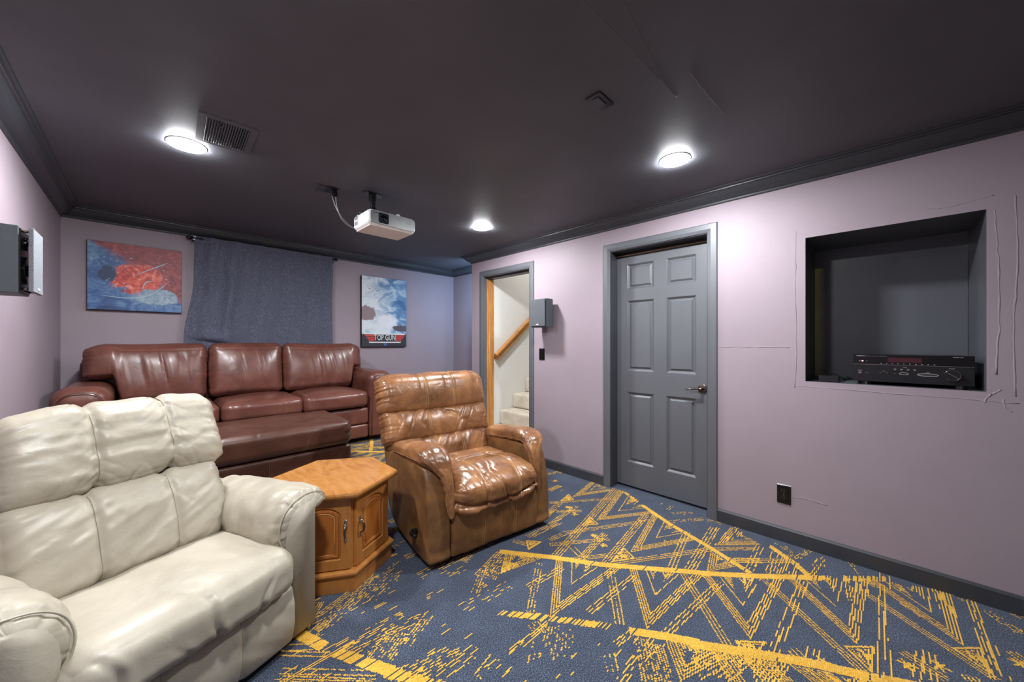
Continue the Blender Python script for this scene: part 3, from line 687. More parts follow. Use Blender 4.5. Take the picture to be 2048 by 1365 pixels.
    def paste(y0, x0, A):
        j, i = int((y0 - gy0) / PY), int((x0 - gx0) / PX); j2, i2 = min(ny, j + A.shape[0]), min(nx, i + A.shape[1])
        j0 = max(0, j); G[j0:j2, i:i2] |= A[j0 - j:j2 - j, :i2 - i]
    paste(-1.9, 1.3, q); paste(2.05, 1.35, q[:, ::-1]); paste(-1.2, -0.4, q[:, ::-1]); paste(2.0, -0.4, q)
    # runs -> quads
    vs = []; rows = []
    dgx = np.diff(np.pad(G, ((0, 0), (1, 1))).astype(np.int8), axis=1)
    sj, si = np.where(dgx == 1); ej, ei = np.where(dgx == -1)
    x0 = gx0 + si * PX; x1 = gx0 + ei * PX; yc = gy0 + (sj + 0.5) * PY
    rr = rng.uniform(-0.0012, 0.0012, (2, len(x0))); x0 = x0 + rr[0]; x1 = x1 + rr[1]
    hy = PY * 0.46; z = 0.0016
    n = len(x0); Vv = np.zeros((n, 4, 3))
    Vv[:, 0] = np.stack([x0, yc - hy, np.full(n, z)], 1); Vv[:, 1] = np.stack([x1, yc - hy, np.full(n, z)], 1)
    Vv[:, 2] = np.stack([x1, yc + hy, np.full(n, z)], 1); Vv[:, 3] = np.stack([x0, yc + hy, np.full(n, z)], 1)
    print('carpet quads', n)
    o = mesh_np('carpet_pattern', Vv.reshape(-1, 3), np.arange(4 * n, dtype=np.int32).reshape(-1, 4), M['yarn'], floor, smooth=False)
    o['kind'] = 'stuff'; o['label'] = 'woven gold geometric lines in the carpet'
    # platform top: a mirrored piece of the same weave
    sel = (yc > 0.0) & (yc < 1.6); W = Vv[sel].copy(); W[..., 1] = 2.82 + W[..., 1]; W[..., 2] = RZ + z; W[..., 0] = W[..., 0] - 0.85
    W = W[(W[:, 0, 0] > XL) & (W[:, 1, 0] < XR) & (W[:, 2, 1] < YB) & (W[:, 0, 1] > RY)]; n = len(W)
    o = mesh_np('carpet_pattern', W.reshape(-1, 3), np.arange(4 * n, dtype=np.int32).reshape(-1, 4), M['yarn'], floor, smooth=False)
    o['kind'] = 'stuff'
build_pattern()
# ---------------------------------------------------------------- curtain and rod
cur = tag(empty('curtain', (0.88, 4.37, 2.2)), 'dark blue-grey speckled fabric curtain hanging behind the maroon sofa', 'curtain')
m, nt, b = new_mat('speckled_curtain_fabric'); v = coords(nt)
v1 = coords(nt, (520, 60, 90)); v2 = coords(nt, (90, 60, 520))
na = tex_noise(nt, 1.0, 2, 0.6, v1); nb = tex_noise(nt, 1.0, 2, 0.6, v2)
mx = nd(nt, 'ShaderNodeMath', operation='MAXIMUM'); nt.links.new(na.outputs[0], mx.inputs[0]); nt.links.new(nb.outputs[0], mx.inputs[1])
r = ramp(nt, [(0.44, lin((58, 60, 78))), (0.58, lin((80, 83, 102))), (0.68, lin((112, 115, 134))), (0.78, lin((190, 192, 206)))], mx.outputs[0])
nt.links.new(r.outputs[0], b.inputs['Base Color']); b.inputs['Roughness'].default_value = 0.75; b.inputs['Sheen Weight'].default_value = 0.2
bump(nt, b, mx.outputs[0], 0.4, 0.002); M['curtain'] = m
def curtain():
    nu, nv = 260, 150
    u = np.linspace(0, 1, nu); w = np.linspace(0, 1, nv); U, W = np.meshgrid(u, w); U = U.ravel(); W = W.ravel()
    z = 2.222 - W * 1.10
    xl = 0.305 - 0.012 * W - 0.062 * ss(0.35, 0.85, W); xr = 1.487 + 0.004 * np.sin(W * 9)
    x = xl + (xr - xl) * U
    amp = 0.010 + 0.026 * W
    y = 0.012 * np.sin(U * 42 + 1.2 * np.sin(W * 2)) * (1 - 0.6 * W) * np.exp(-2.2 * U) * 1.6
    y += amp * (np.sin(U * 19 + 0.9 * W) * 0.5 * np.exp(-1.3 * U) + 0.35 * np.sin(U * 9 + 2 + W * 0.8))
    y += 0.02 * gs(U - 0.07, 0.03) * W - 0.022 * gs(U - 0.21 - 0.03 * W, 0.035) * ss(0.02, 0.4, W) + 0.010 * gs(U - 0.92, 0.02)
    y += 0.004 * n3(U * 30, W * 12, 0 * U, 5) + 0.0025 * n3(U * 110, W * 14, 0 * U, 8) * np.exp(-W * 7)
    # bunched fold low on the left where the cloth rests against the sofa back
    d = np.sqrt(((U - 0.16) / 0.10) ** 2 + ((W - 0.84) / 0.05) ** 2); y -= 0.035 * np.exp(-d * d) ; z = z + 0
    y += 0.030 * gs((W - 0.875 - 0.25 * (U - 0.12)), 0.016) * gs(U - 0.2, 0.12)
    y -= 0.018 * gs(W - 0.045, 0.010) * 0.35          # rod pocket seam
    y = y - 0.02 * gs(W, 0.03) * 0.5
    V = np.stack([x - 0.88, y, z - 2.2], 1); i = np.arange(nv - 1)[:, None] * nu; j = np.arange(nu - 1)[None, :]
    F = np.stack([i + j, i + nu + j, i + nu + j + 1, i + j + 1], -1).reshape(-1, 4)
    o = mesh_np('curtain_cloth', V, F.astype(np.int32), M['curtain'], cur)
    md = o.modifiers.new('thickness', 'SOLIDIFY'); md.thickness = 0.003
curtain()
rod = tag(empty('curtain_rod', (0.88, 4.385, 2.205)), 'thin black curtain rod under the crown moulding', 'rod')
bm = bmesh.new(); add_cyl(bm, (0.018, 0.0, 0.0), 0.008, 1.30, 'X', 16); bm_obj('rod_bar', bm, M['black_plastic'], rod, True)
for x in (-0.615, 0.655):
    bm = bmesh.new(); bmesh.ops.create_uvsphere(bm, u_segments=20, v_segments=12, radius=0.018, matrix=Matrix.Translation((x, 0, 0))); bm_obj('finial', bm, M['black_plastic'], rod, True)
for x in (-0.585, 0.63):
    bm = bmesh.new(); add_box(bm, (x - 0.008, 0.0, -0.022), (x + 0.008, 0.054, 0.006)); add_box(bm, (x - 0.012, 0.047, -0.04), (x + 0.012, 0.0545, 0.022)); bm_obj('rod_bracket', bm, M['black_plastic'], rod, False, 0.002)
box('bracket_clip', (-0.583, -0.014, 0.006), (-0.567, -0.004, 0.016), M['white_plastic'], rod, 0.001)
box('bracket_clip', (-0.583, -0.014, -0.022), (-0.572, -0.004, -0.010), M['white_plastic'], rod, 0.001)

# ---------------------------------------------------------------- canvas prints
def ramp_node_mix(nt, a, b_, f): return mix(nt, f, a, b_)
m, nt, b = new_mat('abstract_red_blue_print'); tc = nt.nodes.new('ShaderNodeTexCoord'); sp = nt.nodes.new('ShaderNodeSeparateXYZ'); nt.links.new(tc.outputs['Object'], sp.inputs[0])
v = coords(nt, (1, 1, 1)); n1 = tex_noise(nt, 6.5, 8, 0.65, v, 1.4); n2 = tex_noise(nt, 14, 6, 0.7, v, 2.0); n3_ = tex_noise(nt, 3.2, 4, 0.6, v, 0.8)
def math_(nt, op, a, b_=None, c=None):
    n = nd(nt, 'ShaderNodeMath', operation=op)
    for k, s in enumerate((a, b_, c)):
        if s is None: continue
        if isinstance(s, bpy.types.NodeSocket): nt.links.new(s, n.inputs[k])
        else: n.inputs[k].default_value = s
    return n.outputs[0]
# side split : blue left/bottom, brick red upper right
f = math_(nt, 'ADD', math_(nt, 'MULTIPLY', sp.outputs[0], 2.6), math_(nt, 'MULTIPLY', sp.outputs[2], 3.2)); f = math_(nt, 'ADD', f, math_(nt, 'MULTIPLY', n3_.outputs[0], 0.9)); 
fr = ramp(nt, [(0.52, (0, 0, 0, 1)), (0.72, (1, 1, 1, 1))], f)
blue = ramp(nt, [(0.30, lin((34, 56, 104))), (0.46, lin((66, 102, 156))), (0.58, lin((108, 146, 180))), (0.72, lin((186, 200, 210)))], n1.outputs[0])
red = ramp(nt, [(0.30, lin((92, 44, 62))), (0.5, lin((146, 66, 70))), (0.7, lin((186, 104, 96)))], n2.outputs[0])
bg = mix(nt, fr.outputs[0], blue.outputs[0], red.outputs[0])
def blobmask(cx_, cz_, rx, rz_, noise, amt, lo=0.85, hi=1.05):
    dx = math_(nt, 'MULTIPLY', math_(nt, 'SUBTRACT', sp.outputs[0], cx_), 1 / rx); dz = math_(nt, 'MULTIPLY', math_(nt, 'SUBTRACT', sp.outputs[2], cz_), 1 / rz_)
    d = math_(nt, 'SQRT', math_(nt, 'ADD', math_(nt, 'MULTIPLY', dx, dx), math_(nt, 'MULTIPLY', dz, dz)))
    d = math_(nt, 'ADD', d, math_(nt, 'MULTIPLY', math_(nt, 'SUBTRACT', noise.outputs[0], 0.5), amt)); return ramp(nt, [(lo, (1, 1, 1, 1)), (hi, (0, 0, 0, 1))], d).outputs[0]
hot = ramp(nt, [(0.32, lin((130, 44, 56))), (0.46, lin((214, 76, 60))), (0.58, lin((232, 120, 100))), (0.70, lin((240, 204, 200)))], tex_noise(nt, 17, 6, 0.62, v, 1.2).outputs[0])
cool = ramp(nt, [(0.35, lin((92, 124, 156))), (0.6, lin((168, 186, 196))), (0.8, lin((206, 210, 212)))], n2.outputs[0])
bg = mix(nt, blobmask(0.0, -0.005, 0.17, 0.125, n2, 1.7), bg, hot.outputs[0]); bg = mix(nt, blobmask(0.11, -0.15, 0.15, 0.07, n1, 1.6), bg, cool.outputs[0]); bg = mix(nt, blobmask(-0.17, 0.02, 0.06, 0.07, n2, 1.8), bg, lin((44, 62, 96)))
nt.links.new(bg, b.inputs['Base Color'])
M['print1'] = m
def canvas(name, x0, x1, z0, z1, mat, label, cat='picture'):
    e = tag(empty(name, ((x0 + x1) / 2, YB - 0.001, (z0 + z1) / 2)), label, cat)
    w, h = (x1 - x0) / 2, (z1 - z0) / 2
    box('stretcher_frame', (-w, -0.036, -h), (w, 0.0, h), M['canvas_edge'], e, 0.002)
    box('printed_canvas', (-w + 0.002, -0.0375, -h + 0.004), (w - 0.002, -0.0355, h - 0.002), mat, e, 0)
    return e
def flat_poly(name, pts, mat, parent, y=-0.0382):
    bm = bmesh.new(); f = bm.faces.new([bm.verts.new((x, y, z)) for x, z in pts]); 
    r = bmesh.ops.extrude_face_region(bm, geom=[f]); bmesh.ops.translate(bm, verts=[g for g in r['geom'] if isinstance(g, bmesh.types.BMVert)], vec=(0, 0.0006, 0))
    return bm_obj(name, bm, mat, parent)
p1 = canvas('wall_canvas', -0.335, 0.219, 1.515, 2.069, M['print1'], 'wide canvas with a painterly abstract of blue and brick red, left of the curtain')
# abstract strokes : red-orange brushed swirls and pale splashes
rng = np.random.RandomState(5)
M['paint_red'] = plain('print_red_orange', (206, 70, 56), 0.55); M['paint_pink'] = plain('print_pink', (214, 150, 150), 0.55); M['paint_pale'] = plain('print_pale_blue', (176, 196, 210), 0.55)
M['paint_dark'] = plain('print_dark', (44, 40, 58), 0.55)
def stroke(pts, w, mat, nm='paint_stroke'):
    P = smooth_path([(x, -0.0384, z) for x, z in pts], 26); t = np.linspace(0, 1, 26); ww = w * np.sin(np.clip(t, 0.04, 0.98) * math.pi) ** 0.5 * (0.75 + 0.4 * rng.rand(26)); ww[[0, -1]] *= 0.3
    d = np.gradient(P, axis=0); n = np.stack([-d[:, 2], 0 * d[:, 0], d[:, 0]], 1); n /= np.linalg.norm(n, axis=1)[:, None] + 1e-9
    V = np.vstack([P + n * ww[:, None], P - n * ww[:, None]]); k = 26
    y0 = -0.0383 - rng.rand() * 0.0012; V[:, 1] = y0
    F = np.array([(i, i + 1, k + i + 1, k + i) for i in range(k - 1)], dtype=np.int32)
    mesh_np(nm, V, F, mat, p1, smooth=False)
stroke([(-0.20, -0.16), (-0.05, -0.17), (0.08, -0.13), (0.20, 0.0)], 0.004, M['paint_pale']); stroke([(-0.02, 0.02), (0.10, 0.10), (0.19, 0.16)], 0.004, M['paint_pale'])
stroke([(0.03, -0.09), (0.05, -0.03), (0.10, -0.01)], 0.004, M['paint_pale'])
for _ in range(14):
    a, z = rng.uniform(-0.2, 0.2), rng.uniform(-0.2, 0.2); stroke([(a, z), (a + 0.006, z + 0.003), (a + 0.012, z + 0.004)], 0.0028, M['paint_pale'], 'paint_fleck')

m, nt, b = new_mat('cloudy_sky_print'); tc = nt.nodes.new('ShaderNodeTexCoord'); sp = nt.nodes.new('ShaderNodeSeparateXYZ'); nt.links.new(tc.outputs['Object'], sp.inputs[0])
v = coords(nt, (1.2, 1, 2.0), (0, 0.5, 0)); n1 = tex_noise(nt, 4.2, 8, 0.62, v, 0.9)
f = math_(nt, 'ADD', n1.outputs[0], math_(nt, 'MULTIPLY', sp.outputs[0], 0.55))
sky = ramp(nt, [(0.38, lin((216, 222, 226))), (0.50, lin((166, 186, 204))), (0.60, lin((96, 136, 176))), (0.74, lin((58, 98, 148)))], f)
fz_ = ramp(nt, [(0.0, (1, 1, 1, 1)), (0.001, (1, 1, 1, 1))], sp.outputs[2])
zz = math_(nt, 'ADD', sp.outputs[2], 0.5); dk = ramp(nt, [(0.215, (1, 1, 1, 1)), (0.235, (0, 0, 0, 1))], zz)
skc = mix(nt, blobmask(0.02, -0.12, 0.17, 0.13, tex_noise(nt, 9, 6, 0.62, v, 0.8), 1.0, 0.6, 1.1), sky.outputs[0], lin((222, 223, 228)))
skc = mix(nt, blobmask(-0.23, -0.02, 0.12, 0.10, tex_noise(nt, 12, 5, 0.6, v, 0.5), 0.9, 0.85, 0.95), skc, lin((140, 118, 122))); skc = mix(nt, blobmask(0.22, -0.20, 0.13, 0.045, tex_noise(nt, 12, 5, 0.6, v, 0.5), 0.9, 0.85, 0.95), skc, lin((84, 74, 82)))
nt.links.new(mix(nt, dk.outputs[0], skc, lin((48, 46, 54))), b.inputs['Base Color']); b.inputs['Roughness'].default_value = 0.5
M['print2'] = m
p2 = canvas('wall_canvas', 1.836, 2.430, 1.198, 2.071, M['print2'], 'tall canvas of a cloudy blue sky with TOP GUN lettering on red bars')
def poly2(nm, pts, mat, y=-0.0382): return flat_poly(nm, pts, mat, p2, y)
M['cloud'] = plain('print_cloud_grey', (208, 210, 216), 0.55); M['mauve_pr'] = plain('print_mauve', (126, 104, 108), 0.55); M['dk_pr'] = plain('print_dark_brown', (66, 58, 64), 0.55); M['blue_pr'] = plain('print_blue', (70, 120, 190), 0.5)
def blob(nm, cx_, cz_, rx, rz_, mat, y, k=22, jit=0.06):
    pts = [(cx_ + rx * (1 + jit * rng.randn()) * math.cos(t), cz_ + rz_ * (1 + jit * rng.randn()) * math.sin(t)) for t in np.linspace(0, 2 * math.pi, k, endpoint=False)]; return poly2(nm, pts, mat, y)
# soft cloud bank and dark land shapes standing in for the pictured scene
for x, z in ((-0.20, 0.29), (-0.10, 0.27), (0.0, 0.33), (0.22, 0.02)):
    poly2('distant_bird', [(x - 0.03, z + 0.01), (x, z - 0.006), (x + 0.035, z + 0.012), (x, z - 0.016)], M['mauve_pr'], -0.0382)
for k in range(3):
    z = -0.285 - 0.028 * k; s = 0.022 * k
    poly2('red_bar', [(-0.262 + s, z), (-0.135, z), (-0.135, z - 0.020), (-0.250 + s, z - 0.020)], M['red']); poly2('red_bar', [(0.135, z), (0.275 - s, z), (0.262 - s, z - 0.020), (0.135, z - 0.020)], M['red'])
poly2('white_rule', [(-0.272, -0.266), (0.284, -0.266), (0.268, -0.279), (-0.262, -0.279)], M['white']); poly2('white_rule', [(-0.212, -0.372), (0.222, -0.372), (0.208, -0.386), (-0.20, -0.386)], M['white'])
poly2('star', [((0.026 if i % 2 == 0 else 0.011) * math.sin(i * math.pi / 5) + 0.002, -0.404 + (0.026 if i % 2 == 0 else 0.011) * math.cos(i * math.pi / 5)) for i in range(10)], M['blue_pr'], -0.039)
text_obj('lettering', 'TOP GUN', 0.098, M['white'], p2, Matrix.Translation((0.0, -0.0390, -0.322)) @ Matrix.Rotation(math.pi / 2, 4, 'X') @ Matrix.Diagonal((0.66, 1.08, 1, 1)), 0.0005)

# ---------------------------------------------------------------- wall speakers
m, nt, b = new_mat('grille_cloth'); n = tex_noise(nt, 520, 2, 0.8, coords(nt)); r = ramp(nt, [(0.35, lin((84, 88, 96))), (0.65, lin((150, 154, 160)))], n.outputs[0])
nt.links.new(r.outputs[0], b.inputs['Base Color']); b.inputs['Roughness'].default_value = 0.85; bump(nt, b, n.outputs[0], 0.5, 0.001); M['grille'] = m
m, nt, b = new_mat('dark_grille_cloth'); n = tex_noise(nt, 520, 2, 0.8, coords(nt)); r = ramp(nt, [(0.35, lin((58, 60, 66))), (0.65, lin((92, 96, 102)))], n.outputs[0])
nt.links.new(r.outputs[0], b.inputs['Base Color']); b.inputs['Roughness'].default_value = 0.8; bump(nt, b, n.outputs[0], 0.4, 0.001); M['grille2'] = m
def speaker(loc, sgn, gap, label, grille, back):
    """sgn=+1: front faces +x"""
    e = tag(empty('wall_speaker', loc), label, 'speaker', )
    W, H = 0.095, 0.1375
    def X(a): return sgn * a
    def bx2(nm, a0, a1, y0, y1, z0, z1, mt, bv=0.003): return box(nm, (min(X(a0), X(a1)), y0, z0), (max(X(a0), X(a1)), y1, z1), mt, e, bv)
    bx2('cabinet', 0.0, 0.10, -W, W, -H, H, M['speaker'], 0.004)
    bx2('baffle', 0.098, 0.104, -W + 0.006, W - 0.006, -H + 0.008, H - 0.008, M['black_plastic'])
    for z, rr in ((-0.035, 0.058), (0.078, 0.028)):
        bm = bmesh.new(); add_cyl(bm, (X(0.107), 0, z), rr, 0.008, 'X', 36); dr = bm_obj('driver', bm, M['gloss_black'], e, False, 0.002)
        bm = bmesh.new(); m_ = Matrix.Translation((X(0.110), 0, z)) @ Matrix.Diagonal((0.5, 1, 1, 1)); bmesh.ops.create_uvsphere(bm, u_segments=24, v_segments=12, radius=rr * 0.42, matrix=m_); bm_obj('dust_cap', bm, M['pewter'], dr, True)
    for y in (-0.075, 0.075):
        for z in (-0.118, 0.118):
            bm = bmesh.new(); add_cyl(bm, (X(0.104 + gap / 2), y, z), 0.005, gap, 'X', 12); bm_obj('grille_peg', bm, M['pewter'], e, True)
    g0 = 0.104 + gap
    gr = bx2('grille', g0, g0 + 0.014, -W + 0.003, W - 0.003, -H + 0.008, H - 0.004, grille, 0.003)
    bx2('badge', g0 + 0.0135, g0 + 0.0160, -0.016, 0.016, -0.116, -0.106, M['white_plastic'], 0.001)
    bx2('wall_bracket', -back, 0.0, -0.03, 0.03, -0.06, 0.06, M['black_plastic'], 0.003)
    return e
s1 = speaker((XL + 0.002, 2.555, 1.590), 1, 0.020, 'black wall speaker with a light speckled grille, on the left wall', M['grille'], 0.001)
s2 = speaker((XR - 0.045, 2.310, 1.538), -1, 0.004, 'small black wall speaker beside the open stair doorway', M['grille2'], 0.044)

# ---------------------------------------------------------------- projector
pj = tag(empty('projector', (1.215, 2.51, 2.10)), 'white ceiling projector with a silver front and square lens', 'projector')
def proj_f(q, p, n):
    p = p.copy(); p[:, 0] *= 1 - 0.02 * (np.abs(q[:, 2])) ** 4; return p
rbox('housing', (0.178, 0.130, 0.055), 0.030, 0.007, M['white_plastic'], pj, proj_f)
pts = catmull_closed([(-0.160, -0.030), (-0.163, 0.0), (-0.160, 0.030), (-0.145, 0.041), (0.0, 0.043), (0.145, 0.041), (0.160, 0.030), (0.163, 0.0), (0.160, -0.030), (0.145, -0.041), (0.0, -0.043), (-0.145, -0.041)], 60)
prism('front_panel', [tuple(p) for p in pts], 'Y', -0.1325, -0.118, M['silver'], pj, 0.001)
pl = catmull_closed([(-0.105, -0.032), (-0.108, 0.0), (-0.105, 0.032), (-0.072, 0.034), (-0.040, 0.032), (-0.037, 0.0), (-0.040, -0.032), (-0.072, -0.034)], 40)
ln = prism('lens_window', [tuple(p) for p in pl], 'Y', -0.1345, -0.125, M['lens'], pj, 0.001)
bm = bmesh.new(); add_cyl(bm, (-0.072, -0.1348, 0.0), 0.022, 0.002, 'Y', 32); bm_obj('lens', bm, M['gloss_black'], ln, True)
box('bottom_plate', (-0.158, -0.112, -0.0566), (0.158, 0.112, -0.050), M['proj_bottom'], pj, 0.002)
box('dark_slot', (-0.150, -0.1335, 0.026), (-0.10, -0.130, 0.0285), M['gloss_black'], pj, 0.0005)
text_obj('lettering', 'BenQ', 0.016, M['white'], pj, Matrix.Translation((0.112, -0.1332, 0.006)) @ Matrix.Rotation(math.pi / 2, 4, 'X'))
for k, z in enumerate((-0.028, 0.008)):
    gg = box('side_vent', (-0.1795, 0.035, z), (-0.176, 0.095, z + 0.028), M['white_plastic'], pj, 0.001)
    for i in range(7): box('slat', (-0.1805, 0.038 + i * 0.008, z + 0.002), (-0.1790, 0.042 + i * 0.008, z + 0.026), M['silver'], gg, 0)
bm = bmesh.new(); add_cyl(bm, (-0.06, -0.05, 0.060), 0.013, 0.014, 'Z', 20); bm_obj('foot', bm, M['white_plastic'], pj, True)
bm = bmesh.new(); add_cyl(bm, (0.055, -0.09, 0.060), 0.013, 0.014, 'Z', 20); bm_obj('foot', bm, M['white_plastic'], pj, True)
bm = bmesh.new(); add_cyl(bm, (-0.15, 0.10, 0.050), 0.010, 0.02, 'Z', 20); bm_obj('foot', bm, M['white_plastic'], pj, True)
# mount (holds the projector, fixed to the ceiling)
mt = tag(empty('ceiling_mount', (1.135, 2.535, ZC)), 'black ceiling mount bracket with a drop column above the projector', 'bracket')
prism('ceiling_plate', [(-0.078, 0.0), (-0.05, 0.036), (0.05, 0.036), (0.078, 0.0), (0.05, -0.036), (-0.05, -0.036)], 'Z', -0.006, -0.0005, M['black_plastic'], mt, 0.001)
bm = bmesh.new(); add_cyl(bm, (0, 0, -0.035), 0.026, 0.06, 'Z', 24); bm_obj('column', bm, M['black_plastic'], mt, False, 0.003)
bm = bmesh.new(); add_cyl(bm, (0.004, 0, -0.088), 0.020, 0.06, 'Z', 24); bm_obj('column', bm, M['black_plastic'], mt, False, 0.002)
bm = bmesh.new(); bmesh.ops.create_uvsphere(bm, u_segments=20, v_segments=12, radius=0.026, matrix=Matrix.Translation((0.006, 0, -0.118))); bm_obj('swivel', bm, M['black_plastic'], mt, True)
box('mount_arm', (-0.10, -0.015, -0.152), (0.16, 0.015, -0.144), M['black_plastic'], mt, 0.002)
box('mount_arm', (0.02, -0.07, -0.151), (0.04, 0.07, -0.145), M['black_plastic'], mt, 0.002)
for x in (-0.055, 0.055):
    bm = bmesh.new(); add_cyl(bm, (x, 0, -0.007), 0.007, 0.003, 'Z', 14); bm_obj('screw', bm, M['gloss_black'], mt)
# ceiling outlet with plug and cable
ol = tag(empty('ceiling_outlet', (0.895, 2.665, ZC)), 'dark outlet plate with a plug on the ceiling beside the projector mount', 'outlet')
box('cover_plate', (-0.035, -0.058, -0.006), (0.044, 0.058, -0.0002), M['brushed'], ol, 0.002)
box('receptacle', (-0.020, -0.045, -0.008), (0.018, 0.045, -0.005), M['gloss_black'], ol, 0.002)
box('side_plate', (-0.088, -0.045, -0.008), (-0.036, 0.075, -0.0002), M['trim'], ol, 0.002)
cb = tag(tubes('power_cable', [smooth_path([(0.925, 2.655, 2.285), (0.930, 2.645, 2.20), (0.950, 2.635, 2.13), (0.985, 2.645, 2.095), (1.040, 2.66, 2.078), (1.09, 2.645, 2.075)], 40),
      smooth_path([(0.905, 2.665, 2.27), (0.925, 2.648, 2.19), (0.965, 2.64, 2.125), (1.035, 2.66, 2.085), (1.09, 2.644, 2.08)], 40)], 0.0030, M['cable']), 'thin grey cables hanging from the ceiling outlet to the projector', 'cable')
box('plug', (0.905, 2.640, 2.262), (0.935, 2.672, 2.301), M['black_plastic'], cb, 0.004)
# ceiling vent register
vt = tag(empty('ceiling_vent', (0.285, 2.335, ZC), math.radians(-2)), 'slatted black air register in the ceiling beside the lamp', 'vent')
bm = bmesh.new()
for lo, hi in [((-0.115, -0.155, -0.006), (0.115, -0.130, -0.0002)), ((-0.115, 0.130, -0.006), (0.115, 0.155, -0.0002)), ((-0.115, -0.13, -0.006), (-0.085, 0.13, -0.0002)), ((0.085, -0.13, -0.006), (0.115, 0.13, -0.0002))]: add_box(bm, lo, hi)
bm_obj('vent_frame', bm, M['ceiling'], vt); box('vent_backing', (-0.085, -0.13, -0.0015), (0.085, 0.13, -0.0002), M['gloss_black'], vt, 0)
sl0 = None
for i in range(17):
    x = -0.080 + i * 0.010; mm_ = Matrix.Translation((x, 0, -0.0055)) @ Matrix.Rotation(math.radians(-35), 4, 'Y')
    if sl0 is None: sl0 = box('slat', (-0.0036, -0.13, -0.0006), (0.0036, 0.13, 0.0006), M['ceiling'], vt, 0); o = sl0
    else: o = sl0.copy(); COL.objects.link(o); o.parent = vt
    o.location = mm_.to_translation(); o.rotation_euler = (0, math.radians(-35), 0)
bm = bmesh.new(); add_cyl(bm, (-0.03, -0.10, -0.011), 0.006, 0.012, 'Z', 12); bm_obj('damper_knob', bm, M['pewter'], vt)
# ceiling cover plate
cp = tag(empty('ceiling_plate', (1.400, 0.855, ZC)), 'small black rectangular wall plate on the ceiling, half open', 'cover plate')
box('cover_plate', (-0.057, -0.037, -0.007), (0.057, 0.037, -0.0002), M['brushed'], cp, 0.002); box('opening', (-0.038, -0.018, -0.0085), (0.038, 0.020, -0.0065), M['gloss_black'], cp, 0.001); box('inner_flap', (-0.036, -0.017, -0.012), (0.030, 0.004, -0.008), M['speaker'], cp, 0.001)

# ---------------------------------------------------------------- wall outlet and switch
def duplex(loc, label, nm, kind):
    e = tag(empty(nm, loc), label, kind); box('cover_plate', (-0.005, -0.0355, -0.058), (0.0, 0.0355, 0.058), M['gloss_black'], e, 0.0025, 3)
    return e
o1 = duplex((XR - 0.0005, 0.406, 0.296), 'glossy black duplex outlet low on the mauve wall below the niche', 'wall_outlet', 'outlet')
for z in (-0.02, 0.02):
    bm = bmesh.new(); add_cyl(bm, (-0.006, 0, z), 0.0165, 0.003, 'X', 28); rc = bm_obj('receptacle', bm, M['black_plastic'], o1, False, 0.0008)
    for y in (-0.006, 0.006): box('slot', (-0.0082, y - 0.0012, z), (-0.0072, y + 0.0012, z + 0.008), M['pewter'], rc, 0)
    bm = bmesh.new(); add_cyl(bm, (-0.0077, 0, z - 0.008), 0.0022, 0.001, 'X', 10); bm_obj('ground_hole', bm, M['pewter'], rc)
bm = bmesh.new(); add_cyl(bm, (-0.006, 0, 0), 0.003, 0.002, 'X', 12); bm_obj('screw', bm, M['chrome'], o1)
box('paint_chip', (-0.004, -0.0365, 0.0575), (0.0, 0.0365, 0.0605), M['white_plastic'], o1, 0.0005)
o2 = duplex((XR - 0.0005, 2.391, 1.134), 'black light switch plate on the mauve wall below the small speaker', 'light_switch', 'switch')
for z in (-0.024, 0.0, 0.024):
    k = box('toggle', (-0.0085, -0.009, z - 0.008), (-0.004, 0.009, z + 0.008), M['black_plastic'], o2, 0.001)
for z in (-0.047, 0.047):
    bm = bmesh.new(); add_cyl(bm, (-0.006, 0, z), 0.003, 0.002, 'X', 12); bm_obj('screw', bm, M['chrome'], o2)

# ---------------------------------------------------------------- receiver and small box in the niche
rv = tag(empty('receiver', (2.866, -0.1295, 1.0155)), 'black audio receiver with a round volume knob inside the wall niche', 'receiver')
hw = 0.2175
box('case', (0.012, -hw + 0.004, 0.018), (0.34, hw - 0.004, 0.166), M['brushed'], rv, 0.003)
box('front_lower', (0.0, -hw, 0.018), (0.014, hw, 0.112), M['brushed'], rv, 0.002)
fu = box('front_upper', (-0.001, -hw, 0.1145), (0.014, hw, 0.168), M['gloss_black'], rv, 0.002)
box('silver_line', (-0.0012, -hw, 0.112), (0.012, hw, 0.1147), M['chrome'], rv, 0)
box('display', (-0.0018, -0.045, 0.128), (0.0, 0.080, 0.152), M['display'], rv, 0.0005)
def dk(y, z, r, h, mt, nm='button'):
    bm = bmesh.new(); add_cyl(bm, (-h / 2, y, z), r, h, 'X', 24); return bm_obj(nm, bm, mt, rv, False, min(0.001, r * 0.2))
kn = dk(-0.145, 0.070, 0.028, 0.022, M['brushed'], 'volume_knob'); box('pointer', (-0.0226, -0.1465, 0.047), (-0.0218, -0.1435, 0.093), M['chrome'], kn, 0, M=Matrix.Translation((0, -0.145, 0.07)) @ Matrix.Rotation(math.radians(-55), 4, 'X') @ Matrix.Translation((0, 0.145, -0.07)))
bm = bmesh.new(); bmesh.ops.create_cone(bm, cap_ends=False, segments=36, radius1=0.0285, radius2=0.0285, depth=0.0015, matrix=Matrix.Translation((-0.020, -0.145, 0.070)) @ Matrix.Rotation(math.pi / 2, 4, 'Y'))
V_, F_ = tube_np([(-0.0215, -0.145 + 0.027 * math.cos(t), 0.07 + 0.027 * math.sin(t)) for t in np.linspace(0.4, 5.4, 30)], 0.0011, 6); bm.free(); mesh_np('knob_ring', V_, F_, M['chrome'], kn)
for y in (0.052, 0.028, 0.004, -0.020): 
    k = dk(y, 0.090, 0.0062, 0.003, M['chrome']); 
for y in (0.108, 0.082, 0.052): dk(y, 0.068, 0.0045, 0.003, M['pewter'])
